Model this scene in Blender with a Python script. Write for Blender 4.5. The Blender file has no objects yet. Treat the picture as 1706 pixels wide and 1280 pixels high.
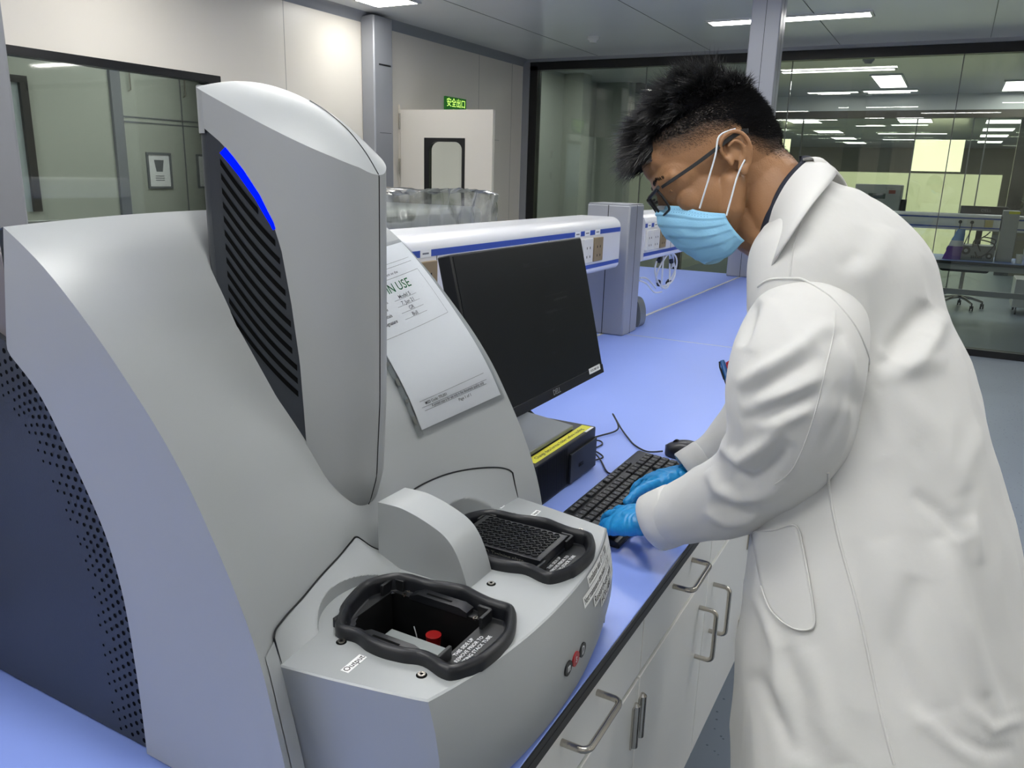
import bpy, bmesh, math, random
import numpy as np
from mathutils import Vector, Matrix, noise
from mathutils.geometry import tessellate_polygon
scene = bpy.context.scene
col = scene.collection
PI = math.pi
# ---------------------------------------------------------------- camera, world, exposure
CAMZ = 1.45      # camera height above the floor
B = 0.83         # bench top height
CEIL = CAMZ + 1.18
cam_data = bpy.data.cameras.new('camera')
cam_data.sensor_width = 36.0
cam_data.lens = 36.0 * 1320.87 / 1706.0
cam_data.clip_start = 0.02
cam = bpy.data.objects.new('camera', cam_data)
col.objects.link(cam)
yaw, pitch, roll = math.radians(28.2687), math.radians(14.8458), math.radians(1.6276)
fw = Vector((-math.sin(yaw) * math.cos(pitch), math.cos(yaw) * math.cos(pitch), -math.sin(pitch)))
rt = Vector((math.cos(yaw), math.sin(yaw), 0))
up = rt.cross(fw)
r2 = rt * math.cos(roll) + up * math.sin(roll)
u2 = r2.cross(fw)
M = Matrix((r2, u2, -fw)).transposed().to_4x4()
M.translation = Vector((0, 0, CAMZ))
cam.matrix_world = M
scene.camera = cam
world = bpy.data.worlds.new('world')
scene.world = world
world.use_nodes = True
world.node_tree.nodes['Background'].inputs[0].default_value = (0.75, 0.85, 1.0, 1)
world.node_tree.nodes['Background'].inputs[1].default_value = 0.25
scene.view_settings.view_transform = 'Standard'
scene.view_settings.look = 'None'
scene.view_settings.gamma = 1.0
scene.view_settings.exposure = 0.98
scene.view_settings.use_curve_mapping = False
LAMP = 16.0      # strength of the ceiling lamps' diffusers
rnd = random.Random(7)

# ---------------------------------------------------------------- materials
def srgb(h):
    if isinstance(h, str):
        h = h.lstrip('#'); c = [int(h[i:i + 2], 16) / 255 for i in (0, 2, 4)]
    else:
        c = list(h)
    return tuple((x / 12.92 if x <= 0.04045 else ((x + 0.055) / 1.055) ** 2.4) for x in c) + (1.0,)

def mat(name, color, rough=0.5, metal=0.0, spec=0.5, bump=0.0, scale=200.0, mottle=0.0, mscale=6.0, coat=0.0, detail=2.0, sheen=0.0, sss=0.0, emis=None, estr=0.0, aniso=None, trans=0.0, alpha=1.0):
    m = bpy.data.materials.new(name); m.use_nodes = True
    nt = m.node_tree; b = nt.nodes['Principled BSDF']
    c = srgb(color)
    b.inputs['Base Color'].default_value = c
    b.inputs['Roughness'].default_value = rough
    b.inputs['Metallic'].default_value = metal
    b.inputs['Specular IOR Level'].default_value = spec
    b.inputs['Coat Weight'].default_value = coat
    b.inputs['Sheen Weight'].default_value = sheen
    b.inputs['Transmission Weight'].default_value = trans
    b.inputs['Alpha'].default_value = alpha
    if sss:
        b.inputs['Subsurface Weight'].default_value = sss
        b.inputs['Subsurface Radius'].default_value = (0.012, 0.005, 0.003)
        b.inputs['Subsurface Scale'].default_value = 1.0
    if emis:
        b.inputs['Emission Color'].default_value = srgb(emis); b.inputs['Emission Strength'].default_value = estr
    tc = nt.nodes.new('ShaderNodeTexCoord')
    if mottle > 0:
        n = nt.nodes.new('ShaderNodeTexNoise'); n.inputs['Scale'].default_value = mscale; n.inputs['Detail'].default_value = 4
        nt.links.new(tc.outputs['Object'], n.inputs['Vector'])
        mx = nt.nodes.new('ShaderNodeMix'); mx.data_type = 'RGBA'
        mx.inputs[6].default_value = tuple(v * (1 - mottle) for v in c[:3]) + (1,)
        mx.inputs[7].default_value = tuple(min(1, v * (1 + mottle)) for v in c[:3]) + (1,)
        nt.links.new(n.outputs['Fac'], mx.inputs[0]); nt.links.new(mx.outputs[2], b.inputs['Base Color'])
    if bump > 0:
        n = nt.nodes.new('ShaderNodeTexNoise'); n.inputs['Scale'].default_value = scale; n.inputs['Detail'].default_value = detail
        mp = nt.nodes.new('ShaderNodeMapping')
        if aniso: mp.inputs['Scale'].default_value = aniso
        nt.links.new(tc.outputs['Object'], mp.inputs['Vector']); nt.links.new(mp.outputs[0], n.inputs['Vector'])
        bp = nt.nodes.new('ShaderNodeBump'); bp.inputs['Strength'].default_value = bump; bp.inputs['Distance'].default_value = 0.002
        nt.links.new(n.outputs['Fac'], bp.inputs['Height']); nt.links.new(bp.outputs[0], b.inputs['Normal'])
    return m

def emit(name, color, strength):
    m = bpy.data.materials.new(name); m.use_nodes = True; nt = m.node_tree; nt.nodes.clear()
    e = nt.nodes.new('ShaderNodeEmission'); e.inputs[0].default_value = srgb(color); e.inputs[1].default_value = strength
    o = nt.nodes.new('ShaderNodeOutputMaterial'); nt.links.new(e.outputs[0], o.inputs[0])
    return m

def glassmat(name, tint, ior=1.45, rough=0.0, boost=1.0):
    m = bpy.data.materials.new(name); m.use_nodes = True; nt = m.node_tree; nt.nodes.clear()
    t = nt.nodes.new('ShaderNodeBsdfTransparent'); t.inputs[0].default_value = srgb(tint)
    g = nt.nodes.new('ShaderNodeBsdfGlossy'); g.inputs['Roughness'].default_value = rough
    f = nt.nodes.new('ShaderNodeFresnel'); f.inputs[0].default_value = ior
    mu = nt.nodes.new('ShaderNodeMath'); mu.operation = 'MULTIPLY'; mu.inputs[1].default_value = boost; mu.use_clamp = True
    mx = nt.nodes.new('ShaderNodeMixShader'); o = nt.nodes.new('ShaderNodeOutputMaterial')
    nt.links.new(f.outputs[0], mu.inputs[0]); nt.links.new(mu.outputs[0], mx.inputs[0])
    nt.links.new(t.outputs[0], mx.inputs[1]); nt.links.new(g.outputs[0], mx.inputs[2]); nt.links.new(mx.outputs[0], o.inputs[0])
    return m

def floor_mat():
    m = mat('speckled_vinyl', '#8b95a2', rough=0.42, spec=0.45)
    nt = m.node_tree; b = nt.nodes['Principled BSDF']
    tc = nt.nodes.new('ShaderNodeTexCoord')
    v = nt.nodes.new('ShaderNodeTexVoronoi'); v.inputs['Scale'].default_value = 38
    nt.links.new(tc.outputs['Object'], v.inputs['Vector'])
    r = nt.nodes.new('ShaderNodeValToRGB'); r.color_ramp.elements[0].position = 0.10; r.color_ramp.elements[1].position = 0.16
    r.color_ramp.elements[0].color = (1, 1, 1, 1); r.color_ramp.elements[1].color = (0, 0, 0, 1)
    nt.links.new(v.outputs['Distance'], r.inputs[0])
    mx = nt.nodes.new('ShaderNodeMix'); mx.data_type = 'RGBA'; mx.inputs[6].default_value = srgb('#8d98a6'); mx.inputs[7].default_value = srgb('#5c6878')
    nt.links.new(r.outputs[0], mx.inputs[0])
    n = nt.nodes.new('ShaderNodeTexNoise'); n.inputs['Scale'].default_value = 1.3
    nt.links.new(tc.outputs['Object'], n.inputs['Vector'])
    m2 = nt.nodes.new('ShaderNodeMix'); m2.data_type = 'RGBA'; m2.blend_type = 'MULTIPLY'; m2.inputs[0].default_value = 0.3
    nt.links.new(mx.outputs[2], m2.inputs[6]); nt.links.new(n.outputs['Fac'], m2.inputs[7])
    nt.links.new(m2.outputs[2], b.inputs['Base Color'])
    return m

MT = dict(
    wall=mat('cream_wall_panel', '#e2ddd3', rough=0.35, spec=0.4, mottle=0.03, mscale=1.0),
    ceiling=mat('grey_ceiling_panel', '#eceeed', rough=0.24, spec=0.6, mottle=0.04, mscale=1.5, bump=0.1, scale=3),
    floor=floor_mat(),
    black=mat('black_frame', '#0c0e12', rough=0.35),
    seam=mat('seam_dark', '#5f625f', rough=0.6),
    seaml=mat('seam_pale', '#a4a39c', rough=0.6),
    silver=mat('silver_paint', '#a0a4a5', rough=0.38, metal=0.12, spec=0.5, bump=0.06, scale=1500),
    silver2=mat('silver_paint_matte', '#a3a6a7', rough=0.42, metal=0.12, spec=0.45, bump=0.06, scale=1500),
    dark=mat('charcoal_plastic', '#2b3038', rough=0.42, spec=0.5, bump=0.08, scale=900),
    hole=mat('hole_black', '#040506', rough=0.8, spec=0.1),
    rubber=mat('black_rubber', '#14161b', rough=0.38, spec=0.5, bump=0.05, scale=600),
    blackp=mat('black_plastic', '#15171a', rough=0.45, spec=0.5),
    blackm=mat('black_plastic_matt', '#0b0c0e', rough=0.6, spec=0.3),
    blue_led=emit('blue_led', '#0010ff', 1.2),
    bench=mat('blue_worktop', '#8ba2ea', rough=0.33, spec=0.45, mottle=0.02, mscale=3, bump=0.03, scale=700),
    edge=mat('dark_edge_band', '#2a2c2e', rough=0.5),
    white=mat('white_enamel', '#e0e0dc', rough=0.25, spec=0.5),
    cabinet=mat('white_cabinet', '#f0f0ec', rough=0.22, spec=0.5),
    steel=mat('brushed_steel', '#c2bdb4', rough=0.26, metal=1.0, bump=0.08, scale=300),
    post=mat('grey_post', '#9a9da3', rough=0.38, metal=0.25, spec=0.5),
    rail=mat('white_raceway', '#e4e6ea', rough=0.22, spec=0.5),
    blue=mat('blue_stripe', '#3a55ac', rough=0.4),
    brown=mat('tan_socket', '#8f7e60', rough=0.4),
    paper=mat('white_paper', '#f3f5f8', rough=0.6),
    label=mat('white_label', '#eceeec', rough=0.5),
    ink=mat('black_ink', '#1b1b1d', rough=0.6),
    greyink=mat('grey_ink', '#73777c', rough=0.6),
    green_ink=mat('green_ink', '#2c8a57', rough=0.6),
    yellow=mat('yellow_tape', '#d9d625', rough=0.45),
    red=mat('red_plastic', '#b02020', rough=0.4),
    logo_red=mat('logo_red', '#a3232a', rough=0.3),
    whiteink=mat('white_ink', '#d8dadc', rough=0.5),
    screen=mat('off_screen', '#17191c', rough=0.28, spec=0.4),
    grey_base=mat('grey_stand', '#7e8384', rough=0.35, metal=0.3),
    cable=mat('black_cable', '#12141a', rough=0.45),
    wcable=mat('white_cable', '#dfe2e6', rough=0.4),
    glass=glassmat('room_glass', '#ebefe9', 1.5, 0.0, 1.3),
    glass2=glassmat('window_glass', '#e4e7e2', 1.5, 0.03, 1.8),
    lens=glassmat('spectacle_lens', '#f2f5f6', 1.3, 0.02, 0.6),
    sheet=glassmat('clear_sheet', '#f4f6f8', 1.45, 0.08, 1.6),
    wrap=glassmat('plastic_wrap', '#e0e3e2', 1.5, 0.16, 3.2),
    lamp=emit('lamp_diffuser', '#fffdf8', LAMP),
    lampadded=emit('lamp_diffuser_added', '#fafcff', 8),
    lampfar=emit('lamp_diffuser_far', '#fbfdff', 4.5),
)
m_ = MT

# ---------------------------------------------------------------- helpers
def V(*a): return Vector(a)

class MB:
    def __init__(s): s.v = []; s.f = []; s.m = []
    def add(s, vs, fs, mi=0):
        o = len(s.v); s.v += [tuple(v) for v in vs]
        for f in fs: s.f.append(tuple(i + o for i in f)); s.m.append(mi)
        return s
    def box(s, x0, x1, y0, y1, z0, z1, mi=0, T=None):
        vs = [Vector((x, y, z)) for x in (x0, x1) for y in (y0, y1) for z in (z0, z1)]
        if T: vs = [T @ v for v in vs]
        return s.add(vs, [(0, 1, 3, 2), (4, 6, 7, 5), (0, 4, 5, 1), (2, 3, 7, 6), (0, 2, 6, 4), (1, 5, 7, 3)], mi)
    def rings(s, R, mi=0, cap0=True, cap1=True, closed=True):
        n = len(R[0]); o = len(s.v)
        for r in R: s.v += [tuple(p) for p in r]
        for i in range(len(R) - 1):
            for j in range(n if closed else n - 1):
                k = (j + 1) % n
                s.f.append((o + i * n + j, o + i * n + k, o + (i + 1) * n + k, o + (i + 1) * n + j)); s.m.append(mi)
        if cap0: s.f.append(tuple(o + j for j in range(n))[::-1]); s.m.append(mi)
        if cap1: s.f.append(tuple(o + (len(R) - 1) * n + j for j in range(n))); s.m.append(mi)
        return s
    def grid(s, G, mi=0): return s.rings(G, mi, False, False, False)
    def tube(s, pts, r, n=10, mi=0, cap=True):
        pts = [Vector(p) for p in pts]; R = []; rr = r if hasattr(r, '__len__') else [r] * len(pts)
        t0 = (pts[1] - pts[0]).normalized(); a = t0.orthogonal().normalized()
        for i, p in enumerate(pts):
            t = (pts[min(i + 1, len(pts) - 1)] - pts[max(i - 1, 0)]).normalized()
            a = (a - t * a.dot(t)).normalized(); b = t.cross(a)
            R.append([p + (a * math.cos(2 * PI * k / n) + b * math.sin(2 * PI * k / n)) * rr[i] for k in range(n)])
        return s.rings(R, mi, cap, cap)
    def cyl(s, c, axis, r, h, n=20, mi=0, r2_=None):
        a = Vector(axis).normalized(); c = Vector(c)
        u = a.orthogonal().normalized(); w = a.cross(u); r2_ = r if r2_ is None else r2_
        R = [[c + a * (t * h) + (u * math.cos(2 * PI * k / n) + w * math.sin(2 * PI * k / n)) * q for k in range(n)] for t, q in ((0, r), (1, r2_))]
        return s.rings(R, mi)
    def prism(s, poly, f0, f1, mi=0):
        """poly: list of 2-D points; f0, f1 map a 2-D point to 3-D"""
        n = len(poly); o = len(s.v)
        s.v += [tuple(f0(p)) for p in poly] + [tuple(f1(p)) for p in poly]
        tris = tessellate_polygon([[Vector((p[0], p[1], 0)) for p in poly]])
        for t in tris:
            s.f.append(tuple(o + i for i in t)); s.m.append(mi)
            s.f.append(tuple(o + n + i for i in t[::-1])); s.m.append(mi)
        for j in range(n):
            k = (j + 1) % n; s.f.append((o + j, o + k, o + n + k, o + n + j)); s.m.append(mi)
        return s
    def build(s, name, mats, parent=None, smooth=None, bevel=0, seg=2, world_loc=None, merge=True):
        me = bpy.data.meshes.new(name); me.from_pydata(s.v, [], s.f); me.validate()
        mats = mats if isinstance(mats, (list, tuple)) else [mats]
        for q in mats: me.materials.append(q)
        if len(me.polygons) == len(s.m):
            me.polygons.foreach_set('material_index', s.m)
        bm = bmesh.new(); bm.from_mesh(me)
        if merge: bmesh.ops.remove_doubles(bm, verts=bm.verts, dist=1e-6)
        bmesh.ops.recalc_face_normals(bm, faces=bm.faces); bm.to_mesh(me); bm.free()
        o = bpy.data.objects.new(name, me); col.objects.link(o)
        if bevel:
            md = o.modifiers.new('bevel', 'BEVEL'); md.width = bevel; md.segments = seg; md.limit_method = 'ANGLE'; md.angle_limit = math.radians(40)
            md.harden_normals = False
            if smooth is None: smooth = 35
        if smooth is not None:
            me.polygons.foreach_set('use_smooth', [True] * len(me.polygons))
            me.set_sharp_from_angle(angle=math.radians(smooth))
        if parent is not None:
            o.parent = parent
            o.matrix_parent_inverse = Matrix.Identity(4)
            pm = parent.location.copy() if parent.parent is None else parent.location + parent.parent.location
            me.transform(Matrix.Translation(-pm))
        elif world_loc is not None:
            me.transform(Matrix.Translation(-Vector(world_loc))); o.location = world_loc
        return o

def tag(o, label, cat, group=None, kind=None):
    o['label'] = label; o['category'] = cat
    if group: o['group'] = group
    if kind: o['kind'] = kind
    return o
def thing(name, loc, label, cat, group=None):
    o = bpy.data.objects.new(name, None); o.empty_display_size = 0.05; col.objects.link(o); o.location = loc
    return tag(o, label, cat, group)
def struct(o): o['kind'] = 'structure'; return o
def box(name, b, m, parent=None, bevel=0.0, **k):
    return MB().box(*b).build(name, m, parent, bevel=bevel, **k)
def copy_tree(o, loc, label, parent=None):
    c = o.copy(); col.objects.link(c)
    if parent is None:
        c.location = loc
        if label: c['label'] = label
    else: c.parent = parent
    for ch in list(o.children): copy_tree(ch, None, None, c)
    return c
def catmull(P, n=8, closed=False):
    P = [Vector(p) for p in P]; out = []; N = len(P)
    rng = range(N) if closed else range(N - 1)
    for i in rng:
        g = (lambda j: P[j % N]) if closed else (lambda j: P[max(0, min(N - 1, j))])
        a, b, c, d = g(i - 1), g(i), g(i + 1), g(i + 2)
        for k in range(n):
            t = k / n
            out.append(0.5 * ((2 * b) + (c - a) * t + (2 * a - 5 * b + 4 * c - d) * t * t + (3 * b - a - 3 * c + d) * t ** 3))
    if not closed: out.append(P[-1])
    return out
def text(name, s, size, T, m, parent, depth=0.0002, align='CENTER', bend=None, sx=1.0):
    """flat lettering; T maps local (x right, y up, z out) to world"""
    cu = bpy.data.curves.new(name, 'FONT'); cu.body = s; cu.size = size; cu.align_x = align; cu.align_y = 'CENTER'; cu.extrude = depth; cu.resolution_u = 2; cu.offset = size * .003
    o = bpy.data.objects.new(name, cu); col.objects.link(o)
    me = bpy.data.meshes.new_from_object(o.evaluated_get(bpy.context.evaluated_depsgraph_get()))
    bpy.data.objects.remove(o); bpy.data.curves.remove(cu)
    for v in me.vertices:
        q = Vector((v.co.x * sx, v.co.y, v.co.z + depth))
        v.co = bend(q) if bend else T @ q
    me.materials.clear(); me.materials.append(m)
    ob = bpy.data.objects.new(name, me); col.objects.link(ob)
    if parent is not None:
        ob.parent = parent
        pm = parent.location.copy() if parent.parent is None else parent.location + parent.parent.location
        me.transform(Matrix.Translation(-pm))
    return ob
def frame(origin, xdir, ydir):
    x = Vector(xdir).normalized(); y = Vector(ydir); y = (y - x * y.dot(x)).normalized(); z = x.cross(y)
    Mx = Matrix((x, y, z)).transposed().to_4x4(); Mx.translation = Vector(origin); return Mx
# ================================================================ ROOM
WX = -4.27; GY = 8.05
XR, YB = 4.6, -3.6
floor = struct(box('floor', (-9, 9, YB - .2, 34, -0.1, 0), m_['floor']))
ceil_ = struct(box('ceiling', (-9, 9, YB - .2, 34, CEIL, CEIL + 0.1), m_['ceiling']))
# ceiling seams (thin dark joints running along the room)
mb = MB()
for x in (-3.4, -2.25, -1.1, 0.05, 1.2, 2.35): mb.box(x - .002, x + .002, YB, GY - .1, CEIL - .002, CEIL + .001)
struct(mb.build('trim_1', m_['seam']))
# left wall with window and door opening
WY0, WY1, WZ0, WZ1 = 1.2, 3.86, CAMZ - .40, CAMZ + .555
DY0, DY1, DZ = 5.80, 6.95, CAMZ + .50
mb = MB()
t = WX - .08
mb.box(t, WX, YB, WY0, 0, CEIL).box(t, WX, WY0, WY1, 0, WZ0).box(t, WX, WY0, WY1, WZ1, CEIL)
mb.box(t, WX, WY1, DY0, 0, CEIL).box(t, WX, DY0, DY1, DZ, CEIL).box(t, WX, DY1, GY + .1, 0, CEIL)
struct(mb.build('wall_left', m_['wall']))
struct(box('wall_back', (WX - .1, XR + .1, YB - .1, YB, 0, CEIL), m_['wall']))
struct(box('wall_right', (XR, XR + .1, YB, 34, 0, CEIL), m_['wall']))
mb = MB()
for y in (4.45, 5.68, 7.08, 7.75): mb.box(WX, WX + .001, y - .002, y + .002, 0, CEIL)
mb.box(WX, WX + .001, 7.08, 7.5, CAMZ + .33, CAMZ + .334)
struct(mb.build('trim_2', m_['seaml']))
# coved cornice between wall and ceiling
mb = MB(); mb.prism([(WX, CEIL), (WX + .06, CEIL), (WX + .035, CEIL - .015), (WX + .012, CEIL - .04), (WX, CEIL - .07)], lambda p: (p[0], YB, p[1]), lambda p: (p[0], GY, p[1]))
struct(mb.build('trim_3', m_['post'], smooth=60))
# window in the left wall: black frame, rounded inner corners
w1 = struct(bpy.data.objects.new('window_1', None)); col.objects.link(w1); w1.location = (WX, WY0, WZ0)
def rounded(x0, x1, y0, y1, r, n=6):
    P = []
    for cx, cy, a in ((x1 - r, y1 - r, 0), (x0 + r, y1 - r, 90), (x0 + r, y0 + r, 180), (x1 - r, y0 + r, 270)):
        for k in range(n + 1):
            an = math.radians(a + 90 * k / n); P.append((cx + r * math.cos(an), cy + r * math.sin(an)))
    return P
def ringframe(mb, outer, inner, f0, f1, mi=0):
    n = len(outer); o = len(mb.v)
    for f in (f0, f1):
        mb.v += [tuple(f(p)) for p in outer] + [tuple(f(p)) for p in inner]
    for j in range(n):
        k = (j + 1) % n
        for q in ((j, k, n + k, n + j), (2 * n + j, 3 * n + j, 3 * n + k, 2 * n + k), (j, 2 * n + j, 2 * n + k, k), (n + j, n + k, 3 * n + k, 3 * n + j)):
            mb.f.append(tuple(o + i for i in q)); mb.m.append(mi)
mb = MB()
ringframe(mb, rounded(WY0, WY1, WZ0, WZ1, .004), rounded(WY0 + .05, WY1 - .05, WZ0 + .05, WZ1 - .045, .08), lambda p: (WX - .08, p[0], p[1]), lambda p: (WX + .004, p[0], p[1]))
mb.build('window_frame', m_['black'], w1)
MB().box(WX - .03, WX - .022, WY0 + .04, WY1 - .04, WZ0 + .04, WZ1 - .04).build('window_glass', m_['glass2'], w1)
box('window_sill', (WX - .078, WX - .035, WY0 + .03, WY1 - .03, WZ0 + .02, WZ0 + .085), m_['white'], w1)
# room behind the left window: panelled wall with doors
AX = -6.2
mb = MB(); mb.box(AX - .1, AX, -3, 7, 0, CEIL)
gp = mat('grey_green_panel', '#b4b9b0', rough=0.3, mottle=0.05, mscale=0.7)
struct(mb.build('wall_annex', gp))
struct(box('wall_annex_end', (AX, WX - .08, 6.9, 7.0, 0, CEIL), m_['wall']))
mb = MB()
for y in (2.25, 3.28, 4.54, 5.14, 5.9): mb.box(AX, AX + .004, y - .006, y + .006, 0, CEIL)
for z in (CAMZ + .375, CAMZ + .335): mb.box(AX, AX + .004, 4.54, 6.9, z - .006, z + .006)
mb.box(AX, AX + .03, 4.44, 4.53, 0, CEIL)
struct(mb.build('trim_4', m_['greyink']))
struct(MB().box(AX, AX + .04, 3.69, 3.75, CAMZ - .38, CAMZ + .55).box(AX, AX + .04, 2.2, 3.75, CAMZ + .55, CAMZ + .60).build('trim_12', m_['black']))  # window frame mirrored in the glass, built as black strips
struct(MB().box(AX, AX + .01, 2.2, 3.69, CAMZ - .38, CAMZ + .55).build('window_8', mat('bluish_pane', '#a9b6bb', rough=.3)))  # pane filling that mirrored frame
def handle_bar(name, x, y, z0, z1):
    mb = MB(); mb.tube([(x, y, z0), (x + .03, y, z0 + .01), (x + .03, y, z1 - .01), (x, y, z1)], .006, 8)
    return mb
for i, y in enumerate((4.62, 5.17)):
    tag(handle_bar('x', AX, y, CAMZ + .58, CAMZ + .80).build('door_bar', m_['steel'], world_loc=(AX, y, CAMZ + .58)), ('steel bar latch on the panel wall behind the left window, nearer one', 'steel bar latch on the panel wall behind the left window, farther one')[i], 'latch', 'latches seen through the window')
def poster(y0, y1, z0, z1, lbl, word, logo):
    t = thing('framed_notice', (AX + .002, y0, z0), lbl, 'poster', 'framed notices behind the window')
    mb = MB(); ringframe(mb, [(y0, z0), (y1, z0), (y1, z1), (y0, z1)], [(y0 + .018, z0 + .018), (y1 - .018, z0 + .018), (y1 - .018, z1 - .018), (y0 + .018, z1 - .018)], lambda p: (AX, p[0], p[1]), lambda p: (AX + .015, p[0], p[1]))
    mb.build('picture_frame', m_['greyink'], t)
    MB().box(AX + .002, AX + .006, y0 + .01, y1 - .01, z0 + .01, z1 - .01).build('notice_sheet', m_['paper'], t)
    cy, cz = (y0 + y1) / 2, (z0 + z1) / 2
    mb = MB()
    if logo:
        ringframe(mb, [(cy + .045 * math.cos(a * PI / 12), cz + .04 + .045 * math.sin(a * PI / 12)) for a in range(24)], [(cy + .03 * math.cos(a * PI / 12), cz + .04 + .03 * math.sin(a * PI / 12)) for a in range(24)], lambda p: (AX + .0062, p[0], p[1]), lambda p: (AX + .0068, p[0], p[1]))
    else:
        mb.prism([(cy - .05, cz + .09), (cy + .05, cz + .09), (cy + .032, cz - .01), (cy - .032, cz - .01)], lambda p: (AX + .0062, p[0], p[1]), lambda p: (AX + .0068, p[0], p[1]))
    for k in range(3): mb.box(AX + .0062, AX + .0068, cy - .045, cy + .045, cz - .05 - k * .018, cz - .043 - k * .018)
    mb.build('notice_print', m_['greyink'], t)
poster(4.73, 4.98, CAMZ - .21, CAMZ + .095, 'grey framed notice with a cup shaped print, left one behind the window', '', False)
poster(5.26, 5.51, CAMZ - .21, CAMZ + .095, 'grey framed notice with a round print, partly hidden by the analyser tower', '', True)
# wall column
t = thing('service_column', (WX, 5.28, 0), 'grey metal service column against the cream wall, left of the open door', 'column')
mb = MB(); mb.box(WX, WX + .13, 5.28, 5.52, 0, CEIL - .02); mb.build('column_body', m_['post'], t, bevel=.012)
mb = MB(); mb.box(WX + .129, WX + .132, 5.34, 5.49, CAMZ + .80, CAMZ + .812); mb.box(WX + .129, WX + .132, 5.34, 5.49, CAMZ + .29, CAMZ + .293)
mb.build('column_slot', m_['black'], t)
# door frame + open leaf
d1 = struct(bpy.data.objects.new('door_1', None)); col.objects.link(d1); d1.location = (WX, DY0, 0)
mb = MB(); mb.box(WX - .09, WX + .02, DY0 - .04, DY0, 0, DZ + .04).box(WX - .09, WX + .02, DY1, DY1 + .04, 0, DZ + .04).box(WX - .09, WX + .02, DY0, DY1, DZ, DZ + .04)
mb.build('door_frame', m_['wall'], d1)
th = math.atan2(5.894 - 5.771, -3.447 + 4.28)
T = Matrix.Translation((WX + .02, DY0 + 0.0, 0)) @ Matrix.Rotation(th, 4, 'Z')
LW = .845
def onleaf(p, d): return T @ Vector((p[0], d, p[1]))
wx0, wx1, wz0, wz1 = .225, .60, CAMZ - .78, CAMZ + .275
mb = MB()
ringframe(mb, [(0, .01), (LW, .01), (LW, DZ), (0, DZ)], [(wx0, wz0), (wx1, wz0), (wx1, wz1), (wx0, wz1)], lambda p: onleaf(p, 0), lambda p: onleaf(p, -.045))
mb.build('door_leaf', m_['wall'], d1)
mb = MB()
ringframe(mb, rounded(wx0, wx1, wz0, wz1, .003), rounded(wx0 + .045, wx1 - .025, wz0 + .03, wz1 - .03, .07), lambda p: onleaf(p, .004), lambda p: onleaf(p, -.049))
mb.build('door_window_frame', m_['black'], d1)
MB().add([onleaf(p, -.02) for p in ((wx0, wz0), (wx1, wz0), (wx1, wz1), (wx0, wz1))], [(0, 1, 2, 3)]).build('door_glass', m_['glass2'], d1)
mb = MB()
for z in (CAMZ + .45, CAMZ + .08, CAMZ - .4): mb.cyl(T @ Vector((-.005, -.05, z - .11)), (0, 0, 1), .009, .13, 10)
mb.build('hinge', m_['steel'], d1, smooth=40)
for k, z in enumerate((CAMZ + .28, CAMZ + .04)):
    tag(MB().box(WX, WX + .012, 7.33, 7.36, z - .09, z).build('wall_hinge', m_['steel'], world_loc=(WX, 7.33, z - .09)), ('steel hinge on the wall right of the open door, upper one', 'steel hinge on the wall right of the open door, lower one')[k], 'hinge', 'wall hinges')
# corridor behind the door opening
struct(box('wall_corridor', (-5.6, -5.5, 5.0, 9.0, 0, CEIL), gp))
# exit sign
t = thing('exit_sign', (WX, 6.47, CAMZ + .52), 'green exit sign with Chinese characters on the wall above the open door', 'sign')
MB().box(WX, WX + .02, 6.46, 6.82, CAMZ + .50, CAMZ + .675).build('sign_panel', mat('exit_green', '#16401c', rough=0.4, emis='#1e6a1e', estr=0.25), t, bevel=.003)
sgm = emit('exit_letters', '#b8e86a', 0.9)
text('lettering', '\u5b89\u5168\u51fa\u53e3', .082, frame((WX + .021, 6.64, CAMZ + .62), (0, 1, 0), (0, 0, 1)), sgm, t)
text('lettering', 'EXIT', .06, frame((WX + .021, 6.64, CAMZ + .545), (0, 1, 0), (0, 0, 1)), sgm, t)
# ---------------- glass partition at the far end
GX0, GX1 = -4.19, XR
gz0, gz1 = .0, CEIL - .01
w2 = struct(bpy.data.objects.new('window_2', None)); col.objects.link(w2); w2.location = (0, GY, 0)
mb = MB()
mb.box(GX0, GX0 + .09, GY - .05, GY + .05, 0, gz1 - .06).box(GX0, GX1, GY - .05, GY + .05, gz1 - .10, gz1).box(GX0, GX1, GY - .05, GY + .05, 0, .06)
mb.build('window_frame', m_['black'], w2)
mb = MB()
for xa, xb in ((GX0 + .09, -2.905), (-2.895, -1.505), (-1.495, -.125), (-.115, 1.3), (1.31, 2.7), (2.71, GX1)):
    mb.box(xa, xb, GY - .006, GY + .006, .05, gz1 - .09)
mb.build('window_glass', m_['glass'], w2)
mb = MB()
for x in (-2.9, -1.5, -.12, 1.305): mb.box(x - .004, x + .004, GY - .008, GY + .008, .05, gz1 - .09)
mb.build('glass_joint', m_['seam'], w2)
struct(box('trim_5', (WX, GX0, GY - .06, GY + .06, 0, CEIL), m_['post']))
struct(box('trim_6', (WX, XR, GY - .07, GY + .07, CEIL - .03, CEIL), m_['post']))
# second room: left wall runs on, with tall panels
gp = mat('grey_green_panel', '#b4b9b0', rough=0.3, mottle=0.05, mscale=0.7)
struct(box('wall_corridor_left', (-4.45, -4.35, GY + .1, 10.3, 0, CEIL), gp))
mb = MB(); mb.box(-4.35, -4.1, 9.2, 9.45, 0, CEIL).box(-4.35, -3.9, 10.2, 10.3, 0, CEIL)
struct(mb.build('trim_7', gp))
struct(box('wall_corridor_end', (-3.95, -3.85, 10.3, 15.2, 0, CEIL), gp))
mb = MB(); mb.box(-3.85, -3.845, 11.92, 11.94, 0, CEIL).box(-3.85, -3.78, 10.3, 15.2, CEIL - .12, CEIL)
struct(mb.build('trim_8', m_['seam']))
box('door_handle', (-3.845, -3.81, 12.0, 12.06, CAMZ - .16, CAMZ + .02), m_['steel'], bpy.data.objects['wall_corridor_end'], .004)
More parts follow.
